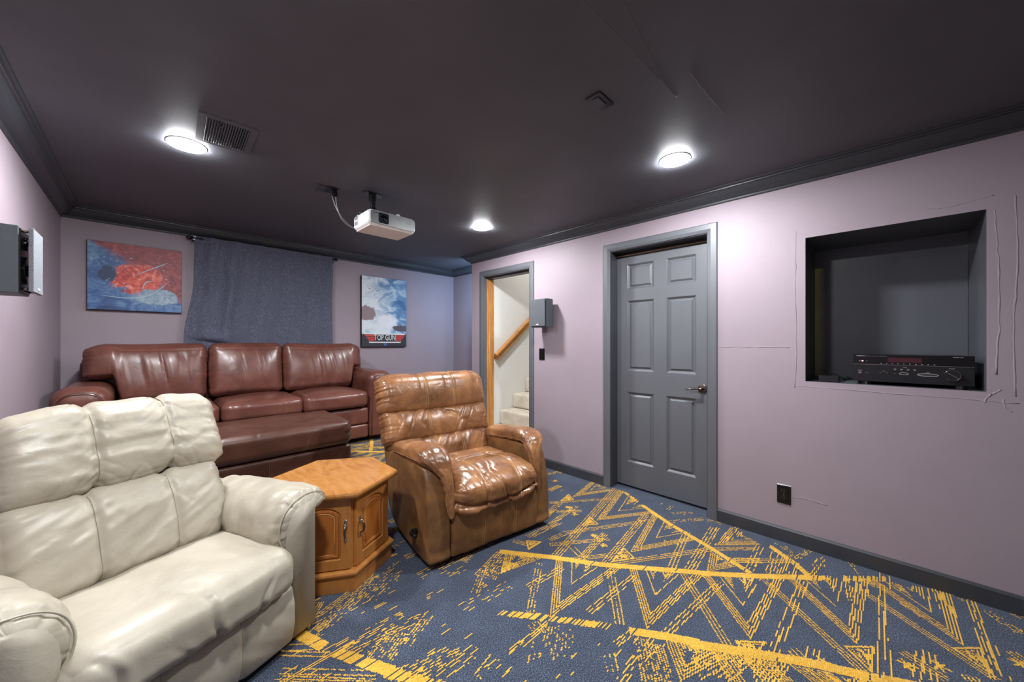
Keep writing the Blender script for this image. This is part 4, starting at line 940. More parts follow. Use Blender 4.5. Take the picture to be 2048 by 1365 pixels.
dk(0.190, 0.066, 0.0075, 0.002, M['chrome'], 'headphone_jack'); box('usb_socket', (-0.001, 0.155, 0.062), (0.001, 0.168, 0.070), M['pewter'], rv, 0)
V_, F_ = tube_np([(-0.001, 0.020 + 0.016 * math.cos(t) * 1.0, 0.068 + 0.006 * math.sin(t)) for t in np.linspace(0, 6.28, 30)], 0.0009, 5); mesh_np('button_ring', V_, F_, M['letter'], rv)
V_, F_ = tube_np([(-0.001, -0.065 + 0.036 * math.cos(t), 0.066 + 0.0065 * math.sin(t)) for t in np.linspace(0, 6.28, 36)], 0.0010, 5); mesh_np('button_ring', V_, F_, M['letter'], rv)
box('slider', (-0.0015, -0.085, 0.063), (0.0, -0.045, 0.068), M['pewter'], rv, 0.0004)
box('standby_light', (-0.0020, 0.176, 0.129), (-0.0005, 0.183, 0.135), M['led_red'], rv, 0.0005); dk(0.190, 0.132, 0.0042, 0.0022, M['chrome']); dk(0.163, 0.132, 0.0035, 0.0022, M['pewter'])
for i in range(10): box('preset_mark', (-0.0018, 0.108 - i * 0.0215, 0.119), (-0.0008, 0.104 - i * 0.0215, 0.1215), M['letter'], rv, 0)
RT = Matrix.Rotation(math.pi / 2, 4, 'Z').inverted() @ Matrix.Rotation(math.pi / 2, 4, 'X')
def rtext(s, size, y, z, mt): text_obj('lettering', s, size, mt, rv, Matrix.Translation((-0.0016, y, z)) @ RT, 0.0002)
rtext('YAMAHA', 0.0085, 0.188, 0.1605, M['letter']); rtext('NATURAL SOUND AV RECEIVER', 0.0060, 0.128, 0.1600, M['grey_mark']); rtext('VOLUME', 0.005, -0.145, 0.103, M['letter']); rtext('SCENE', 0.0045, 0.016, 0.1015, M['letter'])
rtext('INPUT', 0.0045, 0.095, 0.078, M['letter']); rtext('AUDIO', 0.0045, -0.065, 0.078, M['letter']); rtext('PHONES', 0.0045, 0.190, 0.078, M['letter']); rtext('CINEMA DSP', 0.0060, -0.165, 0.1600, M['letter'])
for y in (-0.175, 0.165):
    bm = bmesh.new(); add_cyl(bm, (0.03, y, 0.0095), 0.022, 0.018, 'Z', 24); ft = bm_obj('foot', bm, M['black_plastic'], rv, False, 0.002); box('foot_trim', (0.0065, y - 0.004, 0.002), (0.0085, y + 0.004, 0.016), M['pewter'], ft, 0)
    bm = bmesh.new(); add_cyl(bm, (0.30, y, 0.0095), 0.022, 0.018, 'Z', 24); bm_obj('foot', bm, M['black_plastic'], rv, False, 0.002)
sb = tag(box('small_box', (2.872, 0.150, 1.0160), (2.95, 0.243, 1.052), M['brushed'], None, 0.004), 'small black rectangular box on the niche ledge, left of the receiver', 'box')
tag(tubes('black_cord', [smooth_path([(2.955, 0.19, 1.019), (3.0, 0.13, 1.019), (3.1, 0.14, 1.0185), (3.2, 0.11, 1.0185), (3.24, 0.13, 1.03)], 30), smooth_path([(2.95, 0.19, 1.045), (2.99, 0.185, 1.062), (3.04, 0.17, 1.05), (3.06, 0.13, 1.02)], 20)], 0.0022, M['black_plastic']), 'thin black cord lying behind the small black box', 'cord')
# hairline cracks in the ceiling paint
M['crack'] = plain('pale_hairline', (120, 116, 118), 0.6)
for pts in ([(0.95, 0.64), (1.159, 0.626), (1.419, 0.616), (1.617, 0.604)], [(1.038, 0.553), (1.149, 0.566), (1.307, 0.586), (1.503, 0.611)], [(1.503, 0.513), (1.692, 0.507), (1.898, 0.494)]):
    P = smooth_path([(x, y, ZC - 0.0002) for x, y in pts], 40); P[:, 1] += rng.normal(0, 0.0012, 40)
    tubes('paint_crack', [P], 0.0009, M['crack'], ceil, 5)
# ---------------------------------------------------------------- upholstery helpers
def rb_eval(half, r, q):
    half = np.array(half, float); r = min(r, *(half * 0.999)); p0 = q * half
    inner = np.clip(p0, -(half - r), half - r); d = p0 - inner; n = d / (np.linalg.norm(d, axis=1)[:, None] + 1e-9)
    return inner + r * n, n
def lean(c, ax, rz=0.0):
    """4x4 : rotate about x by ax (top goes back, +y) then move to c"""
    return np.array(Matrix.Translation(c) @ Matrix.Rotation(rz, 4, 'Z') @ Matrix.Rotation(-ax, 4, 'X'))
def xf(M4, p): return p @ M4[:3, :3].T + M4[:3, 3]
def cushion(name, half, r, cell, mat, parent, M4, fn, seams=(), seam_mat=None, seam_r=0.0016, seam_name='seam', label=None):
    half = np.array(half, float)
    def f(q, p, n): return xf(M4, fn(q, p.copy(), n, half))
    o = rbox(name, half, r, cell, mat, parent, f)
    if label: o['label'] = label
    if seams:
        for qs in seams:
            q = np.array(qs, float); p, n = rb_eval(half, r, q); tubes(seam_name, [f(q, p, n)], seam_r, seam_mat, o, 6)
    return o
def vseam(x, z0=-0.98, z1=1.0, n=70, over=0.6):
    """seam running up the front face (-y) and over the top; x in q units"""
    a = [(x, -1, z) for z in np.linspace(z0, z1, n)]
    b = [(x, y, 1) for y in np.linspace(-1, over, 24)] if z1 >= 1 and over > -1 else []
    return a + b[1:]
def pl(a, b, s, w=0.33): return ridge(n3(a, b, 0 * a, s), w)

# ---------------------------------------------------------------- cream recliner (front centre of the chair is the origin, -y is the front)
cr = tag(empty('recliner', (0.1335, 1.5547, 0), math.radians(22.03)), 'cream leather recliner with thick rounded arms in the near left corner', 'recliner')
SX = (-0.108, 0.108)
def col_shape(x, seams, w, depth):   # groove at seams
    return -sum(depth * gs(x - s, w) for s in seams)
def seam_pleats(x, z, seams, amp, L, fr, sd):
    o = 0
    for k, s in enumerate(seams):
        d = x - s
        o = o - amp * pl(z * fr + np.sign(d) * 7.3 + d * 22 * np.sign(d), np.abs(d) * 5, sd + k) * np.exp(-np.abs(d) / L) * (1 - np.exp(-np.abs(d) / 0.004))
    return o
def head_f(q, p, n, h):
    x, z = p[:, 0], p[:, 2]; fr = np.clip(-n[:, 1], 0, 1); w = ss(-0.9, -0.2, -q[:, 1]) 
    b = 0.032 * (1 - np.abs(q[:, 0]) ** 3) * (1 - np.abs(q[:, 2]) ** 2.4) * (q[:, 1] < 0) 
    sd = [SX[0] / h[0] * h[0] - 0.0, SX[1]]
    xc = x - 0.012
    g = col_shape(xc, SX, 0.016, 0.014) + 0.010 * (np.cos(np.clip(xc / 0.108, -3, 3) * math.pi) * -0.5 + 0.5) * 0
    d = g * (q[:, 1] < 0.5)
    d = d + seam_pleats(xc, z, SX, 0.0065, 0.045, 26, 11)
    e = h[0] - np.abs(x); d = d - 0.0045 * pl(z * 34 + x * 10, e * 8, 21) * np.exp(-e / 0.06)
    eb = z + h[2]; d = d - 0.007 * pl(x * 26 + z * 18 * np.sign(xc), eb * 6, 31) * np.exp(-eb / 0.05)
    # broad diagonal folds
    mid = np.abs(xc) < 0.108
    d = d + 0.0055 * n3(x * 5 + z * 8, (z * 22 - x * 16 * np.sign(xc)), 0 * x, 41) * (~mid) * ss(0.18, 0.02, np.abs(xc) - 0.108) + 0.0055 * n3(x * 4, z * 26, 0 * x, 44) * mid + 0.0022 * n3(x * 12, z * 44, 0 * x, 45)
    d = d + 0.0035 * n3(x * 14, z * 14, p[:, 1] * 10, 51)
    p += n * (d * (0.3 + 0.7 * w))[:, None]; p[:, 1] -= b * fr
    p[:, 2] += 0.008 * (1 - (xc / 0.33) ** 2) - 0.014 * ss(0.80, 1.0, np.abs(q[:, 0])) * ss(-0.1, 0.7, q[:, 2]) - 0.02 * ss(-0.5, -1, q[:, 0]) * ss(-0.2, 0.6, q[:, 2])
    return p
lean_h = math.atan2(0.13, 0.29)
MH = lean((0.020, 0.535 + 0.065, 0.858 - 0.010), lean_h)
cushion('head_cushion', (0.325, 0.075, 0.170), 0.065, 0.0055, M['cream'], cr, MH, head_f, [vseam((SX[0] + 0.012) / 0.325), vseam((SX[1] + 0.012) / 0.325)], M['creamseam'], 0.0013)
def lum_f(q, p, n, h):
    x, z = p[:, 0], p[:, 2]; fr = np.clip(-n[:, 1], 0, 1)
    b = 0.030 * (1 - np.abs(q[:, 0]) ** 3) * (1 - np.abs(q[:, 2]) ** 2.4)
    sx = 0.108 - 0.018 * ss(-1, 1, q[:, 2]) * 0
    d = col_shape(x, SX, 0.014, 0.012) * (q[:, 1] < 0.5) + seam_pleats(x, z, SX, 0.0045, 0.06, 17, 61)
    e = h[0] - np.abs(x); d = d - 0.005 * pl(z * 26, e * 7, 71) * np.exp(-e / 0.05)
    d = d + 0.0045 * n3(x * 5 + z * 3, z * 20 - x * 11, 0 * x, 81) + 0.0024 * n3(x * 14, z * 44 - x * 20, 0 * x, 83)
    eb = z + h[2]; d = d - 0.004 * pl(x * 22 - z * 20, eb * 6, 91) * np.exp(-eb / 0.04)
    p += n * d[:, None]; p[:, 1] -= b * fr
    p[:, 0] *= 1 - 0.10 * ss(0.2, -1, q[:, 2]) * ss(0.0, 0.8, q[:, 0]) 
    return p
lean_l = math.atan2(0.11, 0.30)
ML = lean((0.0, 0.418 + 0.066, 0.565 - 0.008), lean_l)
cushion('lumbar_cushion', (0.312, 0.070, 0.172), 0.060, 0.0055, M['cream'], cr, ML, lum_f, [vseam(SX[0] / 0.312, -1, 0.98, 60, -1), vseam(SX[1] / 0.312, -1, 0.98, 60, -1)], M['creamseam'], 0.0012)
def seat_f(q, p, n, h):
    x, y, z = p[:, 0], p[:, 1], p[:, 2]
    top = np.clip(n[:, 2], 0, 1); fr = np.clip(-n[:, 1], 0, 1)
    p[:, 2] += 0.034 * (1 - q[:, 0] ** 4) * (1 - np.abs(q[:, 1] + 0.25) ** 2.5).clip(0) * ss(-0.2, 0.6, q[:, 2])
    p[:, 1] -= 0.030 * (1 - q[:, 0] ** 4) * fr
    d = 0.0035 * n3(x * 10, y * 8, z * 10, 101)
    f2 = ss(-0.35, -0.95, q[:, 1])
    for (x0, dx, L, a, sd) in ((0.141, 0.05, 0.13, 0.010, 1), (0.030, -0.05, 0.20, 0.011, 2), (-0.19, -0.06, 0.16, 0.012, 3), (0.235, 0.03, 0.09, 0.004, 4), (-0.06, -0.04, 0.10, 0.004, 5)):
        t = (z + h[2]) + np.clip(y + h[1], 0, 1) ; t = t / L
        xx = x0 + dx * t + 0.008 * np.sin(t * 7 + sd)
        d = d - a * gs(x - xx, 0.006 + 0.008 * t) * np.exp(-(t * 1.1) ** 2) * f2 + a * 0.55 * gs(x - xx - 0.02, 0.013) * np.exp(-(t * 1.2) ** 2) * f2
    d = d - 0.005 * pl(x * 30, (z + h[2]) * 6, 111) * np.exp(-(z + h[2]) / 0.03) * f2
    d = d + 0.0025 * n3(x * 13 + y * 9, y * 4 - x * 3, 0 * x, 121) * top
    p += n * d[:, None]
    p[:, 2] -= 0.02 * q[:, 1] * 0
    return p
cushion('seat_cushion', (0.315, 0.270, 0.082), 0.062, 0.006, M['cream'], cr, lean((0, 0.242, 0.340), 0.0), seat_f)
def fp_f(q, p, n, h):
    x, z = p[:, 0], p[:, 2]; fr = np.clip(-n[:, 1], 0, 1)
    d = col_shape(x, (-0.112, 0.112), 0.010, 0.007) + 0.003 * n3(x * 8, z * 8, 0 * x, 131) + 0.002 * n3(x * 16 + z * 24, z * 9 - x * 5, 0 * x, 133) * fr
    p += n * d[:, None]; p[:, 1] -= 0.020 * fr * (1 - q[:, 2] ** 2); return p
cushion('footrest_panel', (0.315, 0.024, 0.118), 0.018, 0.007, M['cream'], cr, lean((0, 0.030, 0.148), -0.03), fp_f, [vseam(-0.112 / 0.315, -1, 0.95, 40, -1), vseam(0.112 / 0.315, -1, 0.95, 40, -1)], M['creamseam'], 0.0011)
def shell_f(q, p, n, h): 
    p[:, 0] *= 1 - 0.05 * ss(0.5, 1, q[:, 2]); return p
cushion('back_shell', (0.312, 0.055, 0.37), 0.05, 0.012, M['cream'], cr, lean((0.012, 0.655, 0.60), 0.37), shell_f)
box('seat_base', (-0.31, 0.06, 0.05), (0.31, 0.66, 0.27), M['cream'], cr, 0.02)
PADC = [(0.300, 0.385), (0.272, 0.430), (0.266, 0.490), (0.286, 0.550), (0.330, 0.590), (0.392, 0.606), (0.448, 0.600), (0.484, 0.578), (0.490, 0.552), (0.476, 0.536), (0.452, 0.536), (0.425, 0.530), (0.385, 0.500), (0.350, 0.450), (0.328, 0.395)]
def arm_pad(sgn, parent):
    k = 150; C = catmull_closed(PADC, k); cen = np.array([0.385, 0.505]); yend = 0.62 if sgn > 0 else 0.50; ys = np.concatenate([np.linspace(0.030, 0.10, 26), np.linspace(0.104, yend, 84)]); rings = []
    tt = np.arange(k) / k
    for y in ys:
        s = 0.80 + 0.20 * ss(0.0, 1.0, np.clip((y - 0.030) / 0.032, 0, 1)) ; s *= 1 - 0.10 * ss(0.50, 0.62, y)
        R = cen + (C - cen) * s
        nrm = (C - cen); nrm /= np.linalg.norm(nrm, axis=1)[:, None]
        a = tt * 15; f = y - 0.030
        d = -0.010 * ridge(n3(tt * 34 + 3 * f, f * 9 + 0 * tt, 0 * tt, 7 if sgn > 0 else 9), 0.34) * math.exp(-f / 0.055) * (1 - 0.6 * math.exp(-f / 0.006))
        d = d + 0.0035 * n3(tt * 16, y * 26 + 0 * tt, 0 * tt, 17) + 0.0035 * n3(tt * 12, y * 9 + 0 * tt, 0 * tt, 27)
        d = d + 0.010 * math.exp(-((y - 0.12) / 0.07) ** 2) + 0.006 * math.sin(y * 6)
        R = R + nrm * d[:, None] if not np.isscalar(d) else R
        if sgn < 0: R = np.stack([np.where(R[:, 0] > 0.385, 0.385 + (R[:, 0] - 0.385) * 0.45, R[:, 0]), R[:, 1]], 1)
        zf = -0.010 * ss(0.1, 0.6, y)
        ring = np.stack([sgn * R[:, 0], np.full(k, y) , R[:, 1] + zf], 1)
        rings.append(ring if sgn > 0 else ring[::-1])
    return loft('arm_pad', rings, M['cream'], parent)
for sgn in (1, -1):
    ol_ = [(0.319, 0.030), (0.319, 0.345), (0.306, 0.385), (0.299, 0.440), (0.304, 0.492), (0.322, 0.534), (0.352, 0.557), (0.392, 0.566), (0.424, 0.562), (0.438, 0.548), (0.428, 0.520), (0.428, 0.030)]
    if sgn < 0: ol_ = [(-min(x, 0.418), z) for x, z in ol_][::-1]
    ar = prism('armrest', ol_, 'Y', 0.026, 0.74 if sgn > 0 else 0.52, M['cream'], cr, 0.006, 3, True)
    arm_pad(sgn, ar)
    # piping along the gathered front edge
    C = catmull_closed(PADC, 90); cen = np.array([0.385, 0.505]); R = cen + (C - cen) * 0.93
    tubes('piping', [np.stack([sgn * (R[:, 0] if sgn > 0 else np.where(R[:, 0] > 0.385, 0.385 + (R[:, 0] - 0.385) * 0.45, R[:, 0])), np.full(90, 0.036), R[:, 1]], 1)[:52]], 0.0028, M['cream'], ar, 8)

# ---------------------------------------------------------------- brown recliner
br = tag(empty('recliner', (1.5157, 1.6388, 0), math.radians(-8.0)), 'brown leather recliner with tan stitching and rolled padded back, beside the wooden end table', 'recliner')
cxb = -0.052
def bpillow(hh, hx, seedn, bul, top=False):
    def f(q, p, n, h):
        x, z = p[:, 0], p[:, 2]; fr = np.clip(-n[:, 1], 0, 1)
        d = -0.006 * (gs(x + 0.10, 0.010) + gs(x - 0.135, 0.010)) * (q[:, 1] < 0.4)
        e = h[0] - np.abs(x)
        d = d - (np.where(x < 0, 0.013, 0.003) if top else 0.006) * pl(z * 52 + (0 if top else 5), e * 5, seedn) * np.exp(-e / (0.045 if top else 0.06))
        if top:
            d = d - 0.004 * ridge(n3(x * 10, z * 3, 0 * x, seedn + 1), 0.2) + 0.004 * n3(x * 8, z * 5, 0 * x, seedn + 2)
        else:
            m = ss(0.30, 0.10, np.abs(x + 0.02)) 
            d = d - 0.012 * ridge(n3(x * 15 - z * 9, z * 5 + x * 3, 0 * x, seedn + 1), 0.22) * (0.25 + 0.75 * m) + 0.006 * n3(x * 14, z * 9, 0 * x, seedn + 2)
            ez = h[2] - np.abs(z); d = d - 0.006 * pl(x * 36, ez * 6, seedn + 3) * np.exp(-ez / 0.03)
        p += n * d[:, None]
        p[:, 1] -= bul * fr * (1 - q[:, 2] ** 2) * (1 - 0.75 * np.abs(q[:, 0]) ** 4)
        if top:
            p[:, 1] += 0.05 * ss(0.2, 1, q[:, 2]) ** 2; p[:, 2] -= 0.018 * ss(0.75, 1, np.abs(q[:, 0])) * ss(-0.2, 0.6, q[:, 2]); p[:, 2] += 0.02 * q[:, 0] * 0
        p[:, 2] += -0.014 * (1 - q[:, 0] ** 2) * ss(0.2, -0.8, q[:, 2]) * (1 if top else 0.6) 
        return p
    return f
def bseams(hx, xs=(-0.10, 0.135), over=-1, z1=0.98):
    out = []
    for s in xs:
        for o in (-0.007, 0.007): out.append(vseam((s + o) / hx, -0.97, z1, 60, over))
    return out
def plc(y0, z0, y1, z1, th):   # placement of a pillow whose front face spans (y0,z0)-(y1,z1)
    a = math.atan2(y1 - y0, z1 - z0); L = math.hypot(y1 - y0, z1 - z0); c = ((y0 + y1) / 2 + th * math.cos(a), (z0 + z1) / 2 - th * math.sin(a)); return a, L / 2, c
a, hl, c = plc(0.545, 0.385, 0.625, 0.580, 0.075)
cushion('lumbar_cushion', (0.392, 0.075, hl + 0.020), 0.040, 0.006, M['brown'], br, lean((cxb + 0.006, c[0], c[1]), a), bpillow(hl, 0.355, 201, 0.028), bseams(0.392, (-0.10, 0.135)), M['stitch'], 0.0012, 'stitching')
a, hl, c = plc(0.625, 0.580, 0.695, 0.765, 0.080)
cushion('middle_cushion', (0.418, 0.080, hl + 0.020), 0.042, 0.006, M['brown'], br, lean((cxb, c[0], c[1]), a), bpillow(hl, 0.39, 211, 0.028), bseams(0.418), M['stitch'], 0.0012, 'stitching')
a, hl, c = plc(0.685, 0.765, 0.765, 1.030, 0.085)
cushion('head_cushion', (0.430, 0.085, hl + 0.016), 0.055, 0.006, M['brown'], br, lean((cxb, c[0], c[1]), a), bpillow(hl, 0.40, 221, 0.030, True), bseams(0.430, (-0.10, 0.125), 0.5, 1.0), M['stitch'], 0.0012, 'stitching')
cushion('back_shell', (0.385, 0.05, 0.33), 0.045, 0.014, M['brownside'], br, lean((cxb, 0.80, 0.60), 0.33), lambda q, p, n, h: p)
def bseat_f(q, p, n, h):
    x, y, z = p[:, 0], p[:, 1], p[:, 2]; top = np.clip(n[:, 2], 0, 1); fr = np.clip(-n[:, 1], 0, 1)
    front = ss(0.05, -0.35, y)
    p[:, 2] += (0.030 * (1 - q[:, 0] ** 4) * (1 - (q[:, 1]) ** 2) + 0.030 * gs(y + 0.15, 0.11) * (1 - q[:, 0] ** 6) - 0.030 * gs(y - 0.03 - 0.03 * np.cos(x * 8), 0.022)) * ss(-0.2, 0.6, q[:, 2])
    p[:, 1] -= 0.045 * (1 - q[:, 0] ** 4) * fr * (0.6 + 0.4 * q[:, 2])
    u = y - 1.0 * np.clip(z + 0.0, -1, 0.2) * 0 
    s = np.where(fr > top, -h[1] - (h[2] - z), y)   # unrolled coordinate: over the top then down the front
    d = -0.016 * ridge(n3(x * 9 + s * 4, s * 3.2 - x * 5, 0 * x, 301), 0.20) * (0.12 + 0.88 * front) + 0.012 * n3(x * 7, s * 6, 0 * x, 303) * front
    d = d - 0.004 * ridge(n3(x * 20 + s * 8, s * 6, 0 * x, 305), 0.2) * front
    e = x + h[0]; d = d - 0.014 * pl(s * 38, e * 5, 307) * np.exp(-e / 0.045) * front
    e = h[0] - x; d = d - 0.010 * pl(s * 34, e * 5, 309) * np.exp(-e / 0.05) * front
    # loose roll hanging at the bottom of the front
    zz = z + h[2]; line = 0.052 + 0.035 * np.cos((x - 0.02) * 5.2) * -1 + 0.035
    d = d - 0.024 * gs(zz - line, 0.012) * fr + 0.016 * gs(zz - line + 0.030, 0.020) * fr
    d = d - 0.006 * (gs(x + 0.11, 0.010) + gs(x - 0.125, 0.010))
    p += n * d[:, None]
    p[:, 2] += (0.02 * q[:, 0] + 0.018 * np.abs(q[:, 0]) ** 2) * ss(0.2, -0.8, q[:, 2]) * fr
    return p
def bseat_seam(x):
    hx = 0.318; return [(x / hx, -1, z) for z in np.linspace(-0.9, 1, 40)] + [(x / hx, y, 1) for y in np.linspace(-1, 0.02, 40)[1:]]
cushion('seat_cushion', (0.318, 0.310, 0.098), 0.070, 0.0055, M['brown'], br, lean((0.008, 0.262, 0.352), 0.0), bseat_f, [bseat_seam(-0.117), bseat_seam(-0.103), bseat_seam(0.118), bseat_seam(0.132)], M['stitch'], 0.0013, 'stitching')
def bfp_f(q, p, n, h):
    x, z = p[:, 0], p[:, 2]; fr = np.clip(-n[:, 1], 0, 1)
    d = -0.004 * (gs(x + 0.11, 0.009) + gs(x - 0.125, 0.009)) + 0.004 * n3(x * 8, z * 5, 0 * x, 311) - 0.003 * ridge(n3(x * 16, z * 3, 0 * x, 313), 0.2)
    e = x + h[0]; d = d - 0.004 * pl(z * 55, e * 5, 315) * np.exp(-e / 0.02)
    p += n * d[:, None]; p[:, 1] -= 0.012 * fr * (1 - q[:, 2] ** 2); return p
cushion('footrest_panel', (0.318, 0.030, 0.142), 0.018, 0.007, M['brownside'], br, lean((0.008, 0.030, 0.172), -0.05), bfp_f, [vseam(s / 0.318, -0.97, 0.9, 40, -1) for s in (-0.117, -0.103, 0.118, 0.132)], M['stitch'], 0.0011, 'stitching')
box('seat_base', (-0.30, 0.07, 0.06), (0.30, 0.68, 0.25), M['black_plastic'], br, 0.01)
box('rocker_base', (-0.28, 0.10, 0.0), (0.28, 0.62, 0.05), M['black_plastic'], br, 0.005)
SIDE = [(0.040, 0.028), (0.010, 0.10), (0.008, 0.20), (0.018, 0.32), (0.042, 0.43), (0.075, 0.51), (0.14, 0.550), (0.40, 0.545), (0.60, 0.53), (0.69, 0.46), (0.715, 0.32), (0.70, 0.18), (0.60, 0.075), (0.40, 0.03)]
def side_body(sgn):
    bm = bmesh.new(); C = SIDE; N = 8; rows = []
    prof = [(0.0, 0.012), (0.006, 0.003), (0.014, 0.0), (0.065, -0.004), (0.116, 0.0), (0.124, 0.003), (0.130, 0.012)]
    Cc = catmull_closed(C, 120); cen = np.array([0.36, 0.28]); nr = cen - Cc; nr /= np.linalg.norm(nr, axis=1)[:, None]
    rings = []
    for dx, ins in [(0.001, 0.03)] + prof + [(0.129, 0.03)]:
        R = Cc + nr * ins; ring = np.stack([np.full(len(R), sgn * (0.310 + dx)), R[:, 0], R[:, 1]], 1); rings.append(ring if sgn > 0 else ring[::-1])
    bm.free(); return loft('armrest', rings, M['brownside'], br)
PATH = [(0.66, 0.515), (0.56, 0.550), (0.42, 0.572), (0.27, 0.590), (0.16, 0.596), (0.085, 0.572), (0.036, 0.500), (0.008, 0.410), (-0.006, 0.320), (-0.008, 0.265)]
HX = [0.060, 0.080, 0.086, 0.090, 0.092, 0.082, 0.038, 0.027, 0.024, 0.014]; HT = [0.030, 0.044, 0.048, 0.048, 0.046, 0.040, 0.024, 0.020, 0.016, 0.010]
CXp = [0.372, 0.372, 0.372, 0.371, 0.370, 0.364, 0.328, 0.320, 0.318, 0.317]
def bpad(sgn, parent):
    m = 130; t = np.linspace(0, 1, m); P = smooth_path([(0, y, z) for y, z in PATH], m); ti = np.linspace(0, 1, len(PATH))
    hx, ht, cxx = np.interp(t, ti, HX), np.interp(t, ti, HT), np.interp(t, ti, CXp)
    for A in (hx, ht, cxx): A[:] = np.convolve(np.pad(A, 4, mode='edge'), np.ones(9) / 9, 'valid')
    e = ss(0, 0.03, t) * (1 - 0.7 * ss(0.985, 1, t)); hx = hx * (0.5 + 0.5 * e); ht = ht * (0.4 + 0.6 * e)
    T = np.gradient(P, axis=0); T /= np.linalg.norm(T, axis=1)[:, None]; N = np.stack([0 * T[:, 0], -T[:, 2], T[:, 1]], 1); N *= -np.sign(N[3, 2]) * -1
    if N[3, 2] < 0: N = -N
    k = 72; a = np.linspace(0, 2 * math.pi, k, endpoint=False); ca = np.sign(np.cos(a)) * np.abs(np.cos(a)) ** 0.75; sa = np.sign(np.sin(a)) * np.abs(np.sin(a)) ** 0.75
    rings = []; stl = []
    for i in range(m):
        s = t[i]; f = np.full(k, s)
        d = 0.0035 * n3(a * 2, f * 12, 0 * f, 401 + sgn) - 0.005 * ridge(n3(a * 4 + f * 3, f * 20, 0 * f, 403 + sgn), 0.2) * (0.15 + 0.85 * gs(s - 0.55, 0.14)) - 0.006 * gs(a - 5.4, 0.12) - 0.006 * gs(a - 3.95, 0.12)
        d = d - 0.008 * ridge(n3(f * 40, a * 1.5, 0 * f, 407), 0.25) * (gs(a - 5.5, 0.35) + gs(a - 3.9, 0.35)) * ss(0.03, 0.2, s)
        R = np.stack([cxx[i] * sgn + (hx[i] + d) * ca, P[i, 1] + N[i, 1] * (ht[i] + d) * sa, P[i, 2] + N[i, 2] * (ht[i] + d) * sa], 1)
        rings.append(R); stl.append(R)
    o = loft('arm_pad', rings, M['brown'], parent); R = np.array(rings)
    for ang in ([5.75, 5.95] if sgn < 0 else [3.68, 3.48]) + ([3.5, 3.65] if sgn < 0 else [5.9, 5.75]):
        j = int(ang / (2 * math.pi) * k) % k; tubes('stitching', [R[4:-3, j]], 0.0012, M['stitch'], o, 6)
    return o
for sgn in (1, -1):
    sbd = side_body(sgn); bpad(sgn, sbd)
lv = box('recline_lever', (-0.472, 0.165, 0.150), (-0.440, 0.19, 0.175), M['black_plastic'], br, 0.004)
P = smooth_path([(-0.452, 0.205, 0.150), (-0.476, 0.175, 0.158), (-0.486, 0.130, 0.172), (-0.490, 0.085, 0.184)], 20); V_, F_ = tube_np(P, np.interp(np.linspace(0, 1, 20), [0, 1], [0.016, 0.009]), 12); mesh_np('lever_grip', V_, F_, M['black_plastic'], lv)

# ---------------------------------------------------------------- maroon sofa on the platform
so = tag(empty('sofa', (0.69, 4.0, RZ)), 'three-seat maroon leather sofa against the back wall, in front of the curtain', 'sofa')
OX, OY, OZ = 0.69, 4.0, RZ
def W(x, y, z): return (x - OX, y - OY, z - OZ)
def sback_f(sd, ext, xin, wrk):
    def f(q, p, n, h):
        x, z = p[:, 0], p[:, 2]; fr = np.clip(-n[:, 1], 0, 1)
        e = h[0] - np.abs(x); ez = z + h[2]
        d = 0.005 * n3(x * 7, z * 6, 0 * x, sd) - 0.004 * pl(z * 24, e * 5, sd + 1) * np.exp(-e / 0.05)
        cx_ = wrk[0]; d = d - wrk[1] * ridge(n3(x * 20 + 3 * z, z * 1.6, 0 * x, sd + 2), 0.24) * gs(x - cx_, wrk[2]) * gs(z + 0.01, 0.14) * fr
        d = d - 0.005 * pl(x * 20 + z * 14 * np.sign(x), ez * 4, sd + 3) * np.exp(-ez / 0.07)
        d = d - 0.0025 * gs(q[:, 2] - 0.74, 0.03) * fr
        p += n * d[:, None]; p[:, 1] -= 0.055 * fr * (1 - np.abs(q[:, 0]) ** 2.6) * (1 - np.abs(q[:, 2] + 0.15) ** 2.2).clip(0)
        # T cushion: the part over the arm stops at the arm top
        if ext:
            s = ss(xin - 0.035, xin + 0.02, x * ext); p[:, 2] = np.where(p[:, 2] < 0.235, p[:, 2] + s * np.clip((0.235 - p[:, 2]) / 0.47, 0, 1) * 0.205, p[:, 2])
            p[:, 2] -= 0.035 * ss(h[0] - 0.12, h[0], x * ext) * ss(-0.2, 0.6, q[:, 2])
        p[:, 2] -= 0.010 * (1 - q[:, 0] ** 2) * ss(0.1, 0.9, q[:, 2]) * (0.9 if ext else -0.2)
        return p
    return f
lb = 0.16
def hs(h0, z, n=60): return [(x, -1, z) for x in np.linspace(-0.95, 0.95, n)]
for (x0, x1, ext, xin, sd, wrk, lab) in ((-0.335, 0.368, -1, 0.20, 501, (0.06, 0.020, 0.13), 'left'), (0.374, 0.926, 0, 0, 511, (0.02, 0.006, 0.12), 'mid'), (0.932, 1.690, 1, 0.27, 521, (0.02, 0.016, 0.12), 'right')):
    hx = (x1 - x0) / 2; cx0 = (x0 + x1) / 2
    if ext == -1: xin = cx0 - (-0.165)
    if ext == 1: xin = 1.572 - cx0
    o = cushion('back_cushion', (hx, 0.105, 0.238), 0.060, 0.0085, M['maroon'], so, lean(W(cx0, 4.125, 1.006), lb), sback_f(sd, ext, xin, wrk), [hs(hx, 0.74)] + ([] if not ext else [[(ext * 0.60 + ext * 0.035 * (z > 0.74) * (z - 0.74) * 20 * 0 , -1, z) for z in np.linspace(-0.8, 0.74, 40)]]), M['stitchm'], 0.0014, 'seam')
